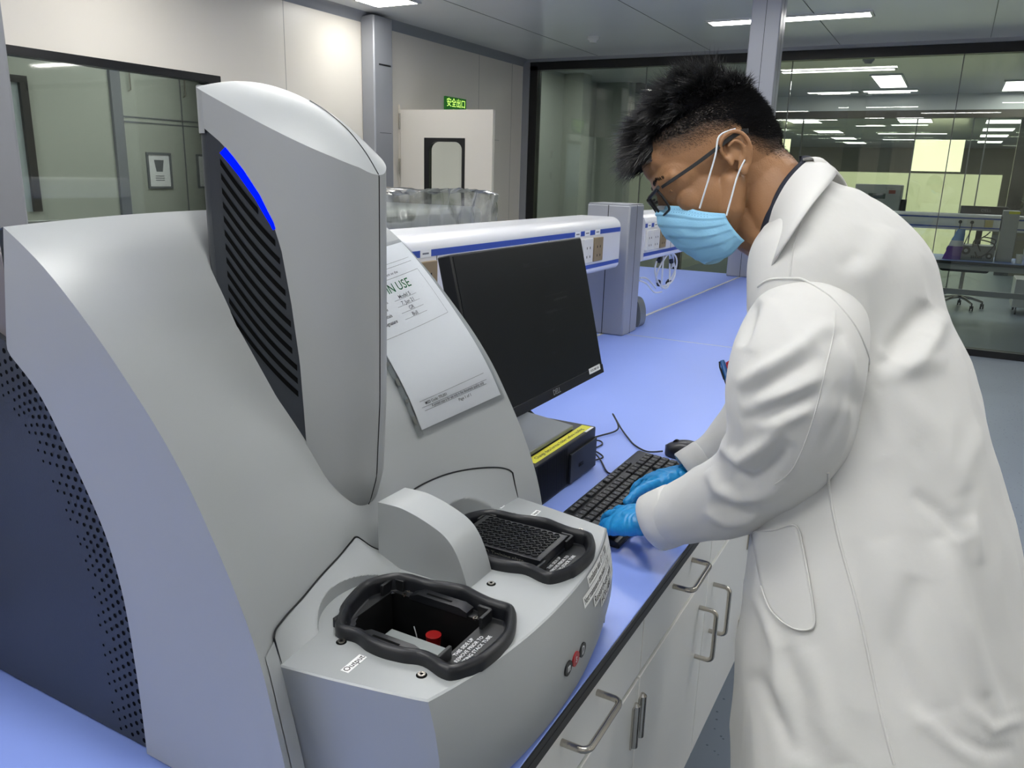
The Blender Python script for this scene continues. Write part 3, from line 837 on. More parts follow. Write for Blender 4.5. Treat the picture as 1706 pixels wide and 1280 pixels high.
# tower seam along the nose and ridge
P = [Vector((nose_x(z) + .0002, Y0, B + z)) for z in np.linspace(.165, .612, 40)] + [Vector((x, Y0, B + ridge_z(x) + .0002)) for x in np.linspace(-.573, -.67, 24)]
MB().tube(P, .0007, 6).build('tower_seam', m_['black'], t_inst)
MB().box(XT - .03, XT + .0, Y0 - .05, Y0 + .05, B + .3, B + .70).build('tower_core', m_['dark'], t_inst)
# ---------------- nose block with the two plate nests
FZ = .152
def front_x(y, z):
    u = (y - Y0) / .215
    return -.325 - .032 * abs(u) ** 2.2 + .016 * math.sin(PI * min(1, max(0, (FZ - z) / .16))) - .004 * (FZ - z) / .15
def block_outline(z, wide=0.0):
    s = (FZ - z) * .06 * 0
    P = [(-.60, .475), (-.535, .4855), (-.508, .490), (-.46, .4975), (-.41, .507), (-.37, .5155)]
    P = [(x + .018 * (FZ - z) / .15 * (x > -.5) , y) for x, y in P]
    k = 28; ya, yb = .519, .951
    F = [(front_x(ya + (yb - ya) * i / k, z), ya + (yb - ya) * i / k) for i in range(k + 1)]
    Q = [(x, 2 * Y0 - y) for x, y in P[::-1]]
    return P + F + Q
zl = [0.004, .03, .06, .09, .12, .14, FZ - .0015]
mb = MB()
R = [[Vector((x, y, B + z)) for x, y in block_outline(z)] for z in zl]
o_top = block_outline(FZ)
cxm = -.45
R.append([Vector((x + (-.0015 if x > -.45 else 0), y + (.0015 if y < Y0 else -.0015) * (x < -.33), B + FZ)) for x, y in o_top])
mb.rings(R, 0, True, True)
block = mb.build('nest_housing', m_['silver'], t_inst, smooth=30)
# nest outline (half symmetric about its own centre line), from front corner round
NEST1, NEST2 = (.0, .6215), (.0, .8360)
raw = [(-.500, -.0705), (-.522, -.034), (-.534, .008), (-.534, .030), (-.520, .055), (-.500, .066), (-.470, .068), (-.447, .075), (-.428, .078), (-.408, .073), (-.388, .069), (-.362, .068), (-.347, .050), (-.336, .022), (-.334, -.010), (-.339, -.045), (-.352, -.070), (-.366, -.0745), (-.392, -.068), (-.412, -.074), (-.434, -.0775), (-.455, -.076), (-.474, -.0705)]
ol = [(p.x, p.y) for p in catmull([(a, b, 0) for a, b in raw], 5, True)]
def inset(P, d):
    n = len(P); out = []
    for i in range(n):
        a, b = Vector(P[i - 2]), Vector(P[(i + 2) % n]); t_ = (b - a).normalized(); out.append((P[i][0] + t_.y * d, P[i][1] - t_.x * d))
    return out
area = sum(ol[i][0] * ol[(i + 1) % len(ol)][1] - ol[(i + 1) % len(ol)][0] * ol[i][1] for i in range(len(ol)))
sg = -1 if area > 0 else 1
def ins(P, d): return inset(P, sg * d)
ol = [(x + .001, y + (.0045 if y < -.04 else 0)) for x, y in ins(ol, .0015)]
OPX0, OPX1, OPH = -.508, -.384, .0445
cut = MB()
for cx, cy in (NEST1, NEST2):
    P = ins(ol, .009)
    cut.prism(P, lambda p: (p[0], cy + p[1], B + FZ - .006), lambda p: (p[0], cy + p[1], B + FZ + .02))
    cut.box(OPX0, OPX1, cy - OPH, cy + OPH, B + .02, B + FZ)
cutter = cut.build('cutter', m_['black'], t_inst)
md = block.modifiers.new('b', 'BOOLEAN'); md.object = cutter; md.operation = 'DIFFERENCE'; md.solver = 'EXACT'; md.use_self = True
dg = bpy.context.evaluated_depsgraph_get(); dg.update()
nm = bpy.data.meshes.new_from_object(block.evaluated_get(dg)); block.modifiers.clear()
if len(nm.polygons) > 20: block.data = nm
block.data.set_sharp_from_angle(angle=math.radians(30))
bpy.data.objects.remove(cutter)
for ni, (cx, cy) in enumerate((NEST1, NEST2)):
    # raised rubber rim, lofted round the outline
    prof_r = [(0, -.001), (-.0005, .008), (.0012, .0125), (.005, .0142), (.0085, .0125), (.0105, .008), (.0115, -.004), (.017, -.0055)]
    R = []
    for d, h in prof_r:
        R.append([Vector((p[0], cy + p[1], B + FZ + h)) for p in ins(ol, d)])
    MB().rings(R, 0, False, False).build('nest_rim', m_['rubber'], t_inst, smooth=50)
    mb = MB(); P = ins(ol, .0085)
    hole = [(OPX0, -OPH), (OPX1, -OPH), (OPX1, OPH), (OPX0, OPH)]
    loops = [[Vector((p[0], p[1], 0)) for p in P], [Vector((p[0], p[1], 0)) for p in hole]]
    allp = [p for l_ in loops for p in l_]
    mb.add([(p.x, cy + p.y, B + FZ - .0045) for p in allp], [tuple(t_) for t_ in tessellate_polygon(loops)])
    mb.grid([[Vector((p[0], cy + p[1], B + FZ - z_)) for z_ in (.0045, .012)] for p in hole + hole[:1]])
    mb.build('nest_ledge', m_['blackp'], t_inst)
    # liner of the shaft
    z0, z1 = B + .024, B + FZ - .005; e = .0005
    mb = MB()
    mb.grid([[Vector((x, y, z)) for z in (z0, z1)] for x, y in ((OPX0 + e, cy - OPH + e), (OPX1 - e, cy - OPH + e), (OPX1 - e, cy + OPH - e), (OPX0 + e, cy + OPH - e), (OPX0 + e, cy - OPH + e))])
    mb.add([(OPX0, cy - OPH, z0), (OPX1, cy - OPH, z0), (OPX1, cy + OPH, z0), (OPX0, cy + OPH, z0)], [(0, 1, 2, 3)])
    mb.build('nest_shaft', m_['blackm'], t_inst)
    # corner stops
    for sx, sy in ((1, 1), (1, -1), (-1, 1), (-1, -1)):
        x, y = (OPX1 + .004 if sx > 0 else OPX0 - .004), cy + sy * (OPH - .004)
        mb = MB(); mb.box(x - .002, x + .002, y - .011, y + .011, z1 - .002, z1 + .014); mb.box(x - sx * .016, x + sx * .0, y + sy * .009, y + sy * .013, z1 - .002, z1 + .014)
        mb.build('corner_stop', m_['blackp'], t_inst, bevel=.0008)
    # side clips
    for sy in (1, -1):
        if ni == 1 and sy == 1: pass
        y0_, y1_ = cy + sy * (OPH - .003), cy + sy * (OPH + .012)
        ya, yb = min(y0_, y1_), max(y0_, y1_)
        mb = MB(); mb.prism([(-.482, 0), (-.405, 0), (-.405, .006), (-.415, .0095), (-.470, .0095), (-.482, .004)], lambda p: (p[0], ya, z1 + p[1]), lambda p: (p[0], yb, z1 + p[1]))
        mb.box(-.462, -.428, ya + .005, ya + .008, z1 + .0095, z1 + .0099, 1)
        c = mb.build('plate_clip', [m_['rubber'], m_['hole']], t_inst, bevel=.0006)
        for xx in (-.492, -.396):
            for dy in (.003, .012):
                mb = MB(); mb.cyl((xx, cy + sy * (OPH + dy - .002), z1 - .001), (0, 0, 1), .0028, .0025, 14); mb.cyl((xx, cy + sy * (OPH + dy - .002), z1 + .0015), (0, 0, 1), .0012, .0003, 8, 1)
                mb.build('clip_screw', [m_['steel'], m_['hole']], t_inst, smooth=40)
    # printed note on the ledge
    for li, s in enumerate(('THIS SIDE UP', 'REMOVE PRIOR TO', 'PUTTING STACK TUBE')):
        text('printed_note', s, .0062, frame((OPX1 + .0065 + li * .0068, cy - .008, z1 + .0006), (0, 1, 0), (-1, 0, 0)), m_['whiteink'], t_inst)
    # screws on the housing
SC = [(-.486, .551), (-.384, .547), (-.415, .734), (-.52, .920 - .0), (-.375, .920)]
for x, y in [(-.486, .551), (-.384, .5475), (-.415, .734), (-.486, 2 * Y0 - .551), (-.384, 2 * Y0 - .547)]:
    mb = MB(); mb.cyl((x, y, B + FZ - .0003), (0, 0, 1), .0055, .0006, 20, 1); mb.cyl((x, y, B + FZ), (0, 0, 1), .0040, .0018, 18); mb.cyl((x, y, B + FZ + .0018), (0, 0, 1), .0018, .0002, 6, 1)
    mb.build('cap_screw', [m_['steel'], m_['hole']], t_inst, smooth=40)
# interior pieces in the empty nest
cy = NEST1[1]
MB().box(-.480, -.402, cy - OPH + .001, cy + .006, B + .1250, B + .1285).build('nest_platform', m_['grey_base'], t_inst, bevel=.0006)
mb = MB(); mb.cyl((-.438, cy + .026, B + .104), (0, 0, 1), .0070, .020, 18, 0, .0088); mb.build('red_cap', mat('dark_red_plastic', '#8e1414', rough=.4), t_inst, smooth=40)
mb = MB(); mb.cyl((-.438, cy + .026, B + .0245), (0, 0, 1), .005, .0795, 12); mb.build('cap_stem', m_['blackp'], t_inst, smooth=40)
mb = MB(); mb.tube(catmull([(-.46, cy + .02, B + .13), (-.457, cy + .022, B + .11), (-.462, cy + .02, B + .09), (-.455, cy + .02, B + .07)], 5), .0006, 6); mb.build('sensor_wire', m_['wcable'], t_inst)
lb = MB().box(-.432, -.406, cy - .030, cy - .014, B + .1286, B + .1290).build('platform_label', m_['blackp'], t_inst)
mb = MB()
for k in range(4): mb.box(-.429 + k * .0055, -.4255 + k * .0055, cy - .028, cy - .016, B + .1290, B + .1293)
mb.build('label_mark', m_['whiteink'], lb)
# hump between the nests
HP = [(-.560, .232), (-.530, .2325), (-.512, .2295), (-.497, .2255), (-.480, .2195), (-.467, .2135), (-.457, .206), (-.449, .196), (-.442, .183), (-.436, .168), (-.431, .152), (-.431, .148), (-.56, .148)]
hp = [(p.x, p.y) for p in catmull([(a, b, 0) for a, b in HP[:11]], 4)] + HP[11:]
mb = MB(); mb.prism(hp, lambda p: (p[0] + .0, Y0 - .0275, B + p[1]), lambda p: (p[0], Y0 + .0275, B + p[1]))
mb.build('divider_hump', m_['silver'], t_inst, smooth=32, bevel=.0012)
# ---------------- fascia between shell and housing
def shell_x(y, z):
    # x of the shell at height z
    best = None
    pts = [shell_pt(i, y) for i in range(len(prof))]
    for a, b in zip(pts, pts[1:]):
        if (a.z - B - z) * (b.z - B - z) <= 0 and a.z != b.z:
            u = (B + z - a.z) / (b.z - a.z); return a.x + (b.x - a.x) * u
    return pts[-1].x
seam = SEAM_YZ
sy = [p[0] for p in seam]; sz = [p[1] for p in seam]
rowsF = []
NF = 90; ya, yb = sy[0], sy[-1]
sp = catmull([(y, z, 0) for y, z in seam], 12)
top_row, foot_row = [], []
for p in sp:
    y, z = p.x, p.y
    xs_ = shell_x(y, z)
    top_row.append(Vector((xs_ + .0018, y, B + z)))
def foot_x(y): return -.508 - .004 * (1 - ((y - Y0) / .25) ** 2)
for k in range(31):
    v = k / 30; row = []
    for p, tp in zip(sp, top_row):
        y = p.x; xf = foot_x(y); zf = FZ - .006
        xx = tp.x + (xf - tp.x) * v
        for cyn in (.6215, .8485):
            q = .0082 - (y - cyn) ** 2
            if q > 0: xx = min(xx, -.4585 - math.sqrt(q))
        row.append(Vector((xx, y, tp.z + (B + zf - tp.z) * v)))
    rowsF.append(row)
mb = MB().grid(rowsF)
# cheeks going down beside the housing
for side in (-1, 1):
    R = []
    ye = .4585 if side == -1 else 2 * Y0 - .4585
    yo = .4905 if side == -1 else 2 * Y0 - .4905
    for k in range(12):
        z = .172 * (1 - k / 11) + .004
        x1 = shell_x(ye + (-side) * .008, z) + .0012; x2 = shell_x(yo, z) + .002
        R.append([Vector((shell_x(ye - side * (.008) , z) + .0012, ye - side * .008, B + z)), Vector((x2, yo, B + z))])
    mb.grid(R)
mb.build('front_fascia', m_['silver'], t_inst, smooth=28)
P = [Vector((p.x + .0010, p.y, p.z)) for p in top_row]
L0 = [Vector((shell_x(P[0].y, z) + .0012, P[0].y + (.006 * (.19 - z) / .19), B + z)) for z in np.linspace(.004, P[0].z - B, 12)]
L1 = [Vector((shell_x(P[-1].y, z) + .0012, P[-1].y - (.006 * (.19 - z) / .19), B + z)) for z in np.linspace(P[-1].z - B, .004, 12)]
MB().tube(L0[:-1] + P + L1[1:], .0011, 6).build('fascia_seam', m_['black'], t_inst)
# logo discs on the front
def on_front(y, z, o=0.0):
    return Vector((front_x(y, z) + o, y, B + z))
for ch, yc, mt in (('m', .7335, 'blackp'), ('s', .7545, 'logo_red'), ('D', .7755, 'blackp')):
    zc = .0755; mb = MB(); R = []
    R.append([on_front(yc, zc, .0012)] * 24)
    for rr, oo in ((.0092, .0012), (.0092, -.001)):
        R.append([on_front(yc + rr * math.cos(a * PI / 12), zc + rr * math.sin(a * PI / 12), oo) for a in range(24)])
    d = mb.rings(R, 0, False, False).build('logo_disc', m_[mt], t_inst, smooth=30)
    text('logo_letter', ch, .0165, None, m_['whiteink'], d, .0002, bend=lambda q, yc=yc, zc=zc: on_front(yc + q.x, zc + q.y + (.001 if ch != 'D' else 0), .0013 + q.z), sx=.6)
# text labels on the front
def strip_label(y0, y1, z0, z1, s, size, tilt=0, sx=.8):
    n = 10; R = []
    for k in range(n + 1):
        y = y0 + (y1 - y0) * k / n; R.append([on_front(y, z0, .0006), on_front(y, z1, .0006)])
    o = MB().grid(R).build('adhesive_label', m_['label'], t_inst)
    text('label_text', s, size, None, m_['ink'], o, .00005, align='LEFT', bend=lambda q: on_front(y0 + .003 + q.x, (z0 + z1) / 2 + q.y, .0008), sx=sx)
strip_label(.815, .946, .1350, .1485, 'Installation date: 07 11 2020', .0118, sx=.70)
strip_label(.790, .946, .1205, .1340, 'Next maintenance date before: 11 2021', .0114, sx=.68)
strip_label(.8225, .944, .1060, .1195, 'Research-use only', .0145, sx=.88)
strip_label(.850, .942, .0920, .1050, 'HCR-LAB01', .0135, sx=.9)
def top_label(x, y, s, w, h, rotz, size):
    T = Matrix.Translation((x, y, B + FZ + .0004)) @ Matrix.Rotation(rotz, 4, 'Z')
    mb = MB(); mb.add([T @ Vector(p) for p in ((-w / 2, -h / 2, 0), (w / 2, -h / 2, 0), (w / 2, h / 2, 0), (-w / 2, h / 2, 0))], [(0, 1, 2, 3)])
    o = mb.build('adhesive_label', m_['label'], t_inst)
    text('label_text', s, size, T @ Matrix.Translation((0, 0, .0002)), m_['ink'], o, .00005)
top_label(-.451, .5285, 'Output', .030, .0095, math.radians(92), .0095)
top_label(-.462, .942, 'Input', .020, .008, math.radians(92), .007)
top_label(-.515, .935, 'In', .012, .007, math.radians(92), .006)
# ---------------- microplate in the far nest (a thing of its own)
cy = NEST2[1]; z0 = B + FZ - .0045
t = thing('microplate', (-.435, cy, z0), 'black well plate with handwriting on its edge in the far nest of the analyser', 'well plate')
px0, px1, pw = -.507, -.380, .0425
T = Matrix.Translation((-.4435, cy - .001, 0)) @ Matrix.Rotation(math.radians(0), 4, 'Z') @ Matrix.Translation((.4435, -cy, 0))
mb = MB(); mb.box(px0, px1, cy - pw, cy + pw, z0, z0 + .004); mb.box(px0 + .0015, px1 - .0015, cy - pw + .0015, cy + pw - .0015, z0 + .004, z0 + .0165)
mb.build('plate_body', m_['rubber'], t, bevel=.0006)
mb = MB(); ww = .009
zt = z0 + .0166
mb.box(px0 + .004, px1 - .004, cy - pw + .004, cy + pw - .004, zt - .0005, zt)
for i in range(12):
    for j in range(8):
        xx = px0 + .0635 + (i - 5.5) * .0090; yy = cy + (j - 3.5) * .0090
        R = [[(xx + r * math.cos(a * PI / 8), yy + r * math.sin(a * PI / 8), zt + h) for a in range(16)] for r, h in ((.0046, 0), (.0044, .0018), (.0038, .0018), (.0036, .0002), (.0001, .0002))]
        mb.rings(R, 0, False, False)
mb.build('wells', mat('black_gloss_wells', '#16181c', rough=.3), t, smooth=40)
text('handwriting', 'MSD Training plate', .0085, frame((-.437, cy - pw + .0013, z0 + .0095), (1, 0, .0), (0, 0, 1)), mat('faint_pencil', '#7a7a74', rough=.6), t, .0001)
# ---------------- document in clear sleeve on the far half of the shell
t = thing('document_sleeve', (-.6, .93, B + .3), 'white IN USE sheet in a punched clear sleeve taped on the sloping grey shell', 'document')
# parametrise the sheet on the shell: v runs down the slope, w across
arcL = [0]
for i in range(1, len(prof)): arcL.append(arcL[-1] + (shell_pt(i, .93) - shell_pt(i - 1, .93)).length)
def shell_sv(s, y, off):
    i = max(0, min(len(prof) - 2, int(np.searchsorted(arcL, s)) - 1)); u = (s - arcL[i]) / (arcL[i + 1] - arcL[i])
    p = shell_pt(i, y, off).lerp(shell_pt(i + 1, y, off), u); return p
def sheet_pt(a, b, off):
    """a across (0..1 from tower side to far side), b down the slope (0..1)"""
    y = SH['y0'] + (SH['y1'] - SH['y0']) * a + SH['shear'] * (b - .5)
    s = SH['s1'] + (SH['s0'] - SH['s1']) * b + SH['rot'] * (a - .5)
    return shell_sv(s, y, off)
def sheet_grid(a0, a1, b0, b1, off, n=16):
    return [[sheet_pt(a0 + (a1 - a0) * i / n, b0 + (b1 - b0) * j / n, off) for j in range(n + 1)] for i in range(n + 1)]
MB().grid(sheet_grid(.0, 1, 0, 1, .0022)).build('paper_sheet', m_['paper'], t, smooth=60)
MB().grid(sheet_grid(-.085, 1.02, -.02, 1.025, .0036)).build('clear_sleeve', m_['sheet'], t, smooth=60)
mb = MB()
for k in range(9):
    b = .06 + .11 * k
    c = sheet_pt(-.05, b, .0042); a_ = (sheet_pt(-.03, b, .0042) - c).normalized(); b2 = (sheet_pt(-.05, b + .02, .0042) - c).normalized()
    r1, r2__ = (.0030, .0030) if k % 2 else (.0028, .0065)
    mb.add([c + a_ * r1 * math.cos(q * PI / 7) + b2 * r2__ * math.sin(q * PI / 7) for q in range(14)], [tuple(range(14))])
mb.build('punch_hole', m_['seam'], t, merge=False)
mb = MB().grid(sheet_grid(-.085, .0, -.02, 1.025, .0030)).build('punch_margin', glassmat('milky_strip', '#f2f4f4', 1.35, .3, .8), t)
def shline(a0, b0, a1, b1, w=.0005, n=12):
    R = [[sheet_pt(a0 + (a1 - a0) * i / n, b0 + (b1 - b0) * i / n, .0026), sheet_pt(a0 + (a1 - a0) * i / n + (0 if abs(a1 - a0) > abs(b1 - b0) else w / .2), b0 + (b1 - b0) * i / n + (w / .3 if abs(a1 - a0) > abs(b1 - b0) else 0), .0026)] for i in range(n + 1)]
    mb.grid(R)
mb = MB()
for q in ((.03, .19, .92, .19), (.92, .19, .92, .49), (.92, .49, .03, .49), (.03, .49, .03, .19), (.1, .105, .92, .105), (.1, .13, .92, .13), (.1, .86, .92, .86), (.1, .895, .92, .895), (.12, .915, .90, .915)): shline(*q)
for k in range(4): shline(.42, .315 + k * .038, .72, .315 + k * .038, .0004)
mb.build('printed_lines', m_['greyink'], t)
def sheet_text(s, size, a, b, m, sx=.9, align='CENTER', nm='printed_text'):
    W, H = SH['W'], SH['H']
    text(nm, s, size, None, m, t, .00003, align=align, bend=lambda q: sheet_pt(a + q.x / W, b - q.y / H, .0028), sx=sx)
sheet_text('IN USE', .021, .565, .245, m_['green_ink'], .72, nm='heading_text')
for k, (s, h) in enumerate((('Model No.', 'Model S'), ('Date', '7. Jun 21'), ('Initials', 'GR'), ('Signature', 'Bull'))):
    sheet_text(s, .0075, .24, .305 + k * .038, m_['ink'], .8)
    sheet_text(h, .0085, .57, .303 + k * .038, m_['greyink'], .8)
sheet_text('If valid from: placement on the', .006, .42, .165, m_['greyink'])
sheet_text('MSD Code: TFL001', .006, .30, .88, m_['ink'], .8)
sheet_text('A printed copy is for use only in the document quality only', .006, .55, .905, m_['ink'], .62)
sheet_text('Page 1 of 1', .006, .62, .935, m_['ink'], .8)
MB().grid(sheet_grid(.08, .34, .045, .125, .0032, 4)).build('green_stamp', mat('pale_green', '#cfe3c0', rough=.6), t)
# ================================================================ COMPUTER ON THE BENCH
t = thing('desktop_computer', (-.76, 1.39, B), 'small black desktop computer with yellow tape label beside the analyser', 'computer')
X1, YA, YBc, H = -.617, 1.247, 1.540, .093
MB().box(-.905, X1, YA, YBc, B, B + H).build('case', m_['blackp'], t, bevel=.003)
mb = MB()
for k in range(30):
    y = YA + .012 + k * .0045
    mb.add([(X1 + .0004, y + .008, B + .006), (X1 + .0004, y + .0098, B + .006), (X1 + .0004, y + .0018, B + H - .006), (X1 + .0004, y, B + H - .006)], [(0, 1, 2, 3)])
mb.build('vent_slots', m_['hole'], t, merge=False)
o = MB().box(X1, X1 + .005, 1.402, YBc - .003, B + .005, B + .070).build('front_panel', mat('navy_black', '#15191f', rough=.45), t, bevel=.001)
text('maker_mark', 'DELL', .011, frame((X1 + .0052, 1.455, B + .034), (0, 1, 0), (0, 0, 1)), m_['blackm'], o)
MB().box(X1 + .005, X1 + .0056, 1.402, 1.416, B + .006, B + .069).build('trim_bar', m_['edge'], o)
MB().box(X1, X1 + .0006, YA + .006, YA + .018, B + .003, B + .016).build('sticker', m_['whiteink'], t)
tp = MB().box(-.646, -.624, 1.262, 1.530, B + H + .0002, B + H + .0006).build('warning_tape', m_['yellow'], t)
text('tape_text', 'Change data format folder before reading', .0125, frame((-.635, 1.394, B + H + .0006), (0, 1, 0), (-1, 0, 0)), m_['ink'], tp, .0001, sx=1.05)
MB().box(-.6235, -.618, 1.49, 1.53, B + H + .0002, B + H + .0005).build('asset_label', m_['label'], t)
# ---- monitor
M0 = Vector((-.632, 1.085, B + .200))       # lower-left corner of the panel as the user sees it (near end)
W_, H_ = .517, .300
upd = Vector((-.235, .0, .972)).normalized()
TM = frame(M0, (0.0, 1, 0), upd)             # x along +Y, y up the panel, z towards the user
t = thing('computer_monitor', (-.72, 1.38, B + .095), 'black monitor with a switched off screen, tilted back behind the analyser', 'monitor')
mb = MB(); mb.box(0, W_, 0, H_, -.028, 0, T=TM); mb.build('monitor_housing', m_['blackp'], t, bevel=.003)
mb = MB(); mb.box(.004, W_ - .004, .020, H_ - .004, -.001, .0012, T=TM); mb.build('screen_panel', m_['screen'], t)
mb = MB(); mb.box(.0, W_, .0, .019, -.002, .0016, T=TM); chin = mb.build('chin', mat('chin_black', '#101114', rough=.4), t, bevel=.0006)
text('maker_mark', 'DELL', .015, TM @ Matrix.Translation((W_ / 2 + .02, .0098, .0017)), mat('logo_silver', '#a9acae', rough=.3, metal=.5), chin)
mb = MB(); mb.box(.440, .500, .010, .022, .0016, .0020, T=TM); o = mb.build('asset_label', m_['label'], t)
text('label_text', 'HCR-DMD-006', .007, TM @ Matrix.Translation((.470, .016, .0021)), m_['ink'], o, .00003)
# faint reflections of writing shown on the dark screen
fs = mat('faint_screen_text', '#35383b', rough=.5)
for s, x, y, sz in (('Analysis Summary', .365, .185, .0085), ('Total Run time', .315, .165, .0085), ('Comment', .30, .128, .0085), ('Cancel', .30, .084, .009), ('Start', .245, .262, .012), ('Next', .33, .262, .009)):
    text('screen_text', s, sz, TM @ Matrix.Translation((x, y, .0014)), fs, t, .00002)
mb = MB()
for a, b, c in ((.30, .40, .195), (.30, .40, .162), (.25, .38, .252)): mb.box(a, b, c, c + .0006, .0012, .0014, T=TM)
mb.build('screen_line', fs, t)
# neck and foot
cc = TM @ Vector((W_ / 2 + .03, .15, -.028))
mb = MB(); mb.tube([(-.765, 1.385, B + .105), (-.765, 1.385, B + .30), (-.745, 1.372, cc.z + .02)], .022, 14); mb.build('neck', m_['grey_base'], t, smooth=50)
mb = MB(); mb.cyl(cc + Vector((-.045, 0, -.01)), (1, 0, .24), .04, .05, 20); mb.build('mount', m_['blackp'], t, smooth=40)
mb = MB(); mb.prism([(-.649, 1.236), (-.649, 1.490), (-.80, 1.53), (-.86, 1.50), (-.86, 1.25), (-.80, 1.225)], lambda p: (p[0], p[1], B + H + .0005), lambda p: (p[0], p[1], B + H + .0105))
mb.build('foot', m_['grey_base'], t, bevel=.002)
# ---- keyboard
T = frame((-.4215, 1.190, B), (0.0, 1, 0), (-1, 0.02, 0))   # x along the keyboard, y towards the back
KW, KD = .438, .128
t = thing('computer_keyboard', (-.485, 1.41, B), 'black keyboard on the blue worktop under the gloved hands', 'keyboard')
def kz(y): return .013 + .010 * (y / KD)
poly = [(0, 0), (KD, 0), (KD, .022), (KD - .006, .0245), (.02, .0135), (.004, .0105), (0, .006)]
mb = MB(); mb.prism(poly, lambda p: T @ Vector((0, p[0], p[1] + .001)), lambda p: T @ Vector((KW, p[0], p[1] + .001)))
mb.build('keyboard_base', m_['rubber'], t, bevel=.0012)
keym = mat('key_black', '#1d1e21', rough=.5)
def key(x, y, w, d):
    z = kz(y + d / 2) - .0005; s = .0018
    R = []
    for ins_, h in ((0, 0), (0, .004), (.0013, .0066), (.002, .0068)):
        R.append([T @ Vector(p) for p in ((x + ins_, y + ins_, z + h + kz(y) * 0), (x + w - ins_, y + ins_, z + h), (x + w - ins_, y + d - ins_, z + h + .0012), (x + ins_, y + d - ins_, z + h + .0012))])
    MB().rings(R).build('key', keym, t, smooth=30)
p = .019; k = .0175; nkey = 0; allkeys = []
rows = [
    [(0, 1), (2, 1), (3, 1), (4, 1), (5, 1), (6.5, 1), (7.5, 1), (8.5, 1), (9.5, 1), (11, 1), (12, 1), (13, 1), (14, 1), (15.25, 1), (16.25, 1), (17.25, 1)],
    [(i, 1) for i in range(13)] + [(13, 2), (15.25, 1), (16.25, 1), (17.25, 1), (18.5, 1), (19.5, 1), (20.5, 1), (21.5, 1)],
    [(0, 1.5)] + [(1.5 + i, 1) for i in range(12)] + [(13.5, 1.5), (15.25, 1), (16.25, 1), (17.25, 1), (18.5, 1), (19.5, 1), (20.5, 1), (21.5, 1)],
    [(0, 1.75)] + [(1.75 + i, 1) for i in range(11)] + [(12.75, 2.25), (18.5, 1), (19.5, 1), (20.5, 1), (21.5, 1)],
    [(0, 2.25)] + [(2.25 + i, 1) for i in range(10)] + [(12.25, 2.75), (16.25, 1), (18.5, 1), (19.5, 1), (20.5, 1), (21.5, 1)],
    [(0, 1.25), (1.25, 1.25), (2.5, 1.25), (3.75, 6.25), (10, 1.25), (11.25, 1.25), (12.5, 1.25), (13.75, 1.25), (15.25, 1), (16.25, 1), (17.25, 1), (18.5, 2), (20.5, 1), (21.5, 1)]]
yy = [.108, .086, .0675, .049, .0305, .012]
for r, row in enumerate(rows):
    for (c, w) in row:
        allkeys.append((.0085 + c * .0187, yy[r], w * .0187 - .0018, .0155 if r else .0125))
for q in allkeys[:]:
    nkey += 1
    if nkey <= 99: key(*q)
    else: break
mb = MB()
for (x, y, w, d) in allkeys[99:]:
    z = kz(y + d / 2) - .0005; R = []
    for ins_, h in ((0, 0), (0, .004), (.0013, .0066), (.002, .0068)):
        R.append([T @ Vector(pp) for pp in ((x + ins_, y + ins_, z + h), (x + w - ins_, y + ins_, z + h), (x + w - ins_, y + d - ins_, z + h + .0012), (x + ins_, y + d - ins_, z + h + .0012))])
    mb.rings(R)
o = mb.build('keys', keym, t, smooth=30); o['kind'] = 'stuff'
mb = MB()
for (x, y, w, d) in allkeys:
    z = kz(y + d / 2) + .0068
    mb.add([T @ Vector(pp) for pp in ((x + .004, y + d - .008, z + .0006), (x + .0065, y + d - .008, z + .0006), (x + .0065, y + d - .0045, z + .0009), (x + .004, y + d - .0045, z + .0009))], [(0, 1, 2, 3)])
o = mb.build('key_legends', m_['greyink'], t, merge=False)
# ---- mouse
mo = (-.455, 1.712)
t = thing('computer_mouse', (mo[0], mo[1], B), 'black computer mouse beyond the keyboard, half behind the white cuff', 'mouse')
R = []
for kx in range(15):
    u = kx / 14; x = -.056 + .112 * u; w = .031 * (1 - abs(2 * u - 1) ** 3.2) ** .5 + .0006; h = .036 * math.sin(PI * (u * .86 + .10)) ** .62
    row = []
    for a in range(17):
        an = PI * a / 16; c_, s_ = math.cos(an), math.sin(an)
        row.append((mo[0] + x, mo[1] + w * math.copysign(abs(c_) ** .7, c_), B + .003 + h * abs(s_) ** .75))
    row += [(mo[0] + x, mo[1] - w * .9, B + .0005), (mo[0] + x, mo[1] + w * .9, B + .0005)]
    R.append(row)
MB().rings(R).build('mouse_body', m_['rubber'], t, smooth=60)
mb = MB(); mb.cyl((mo[0] - .030, mo[1] - .004, B + .030), (0, 1, 0), .008, .008, 16); mb.build('scroll_wheel', m_['blackm'], t, smooth=40)
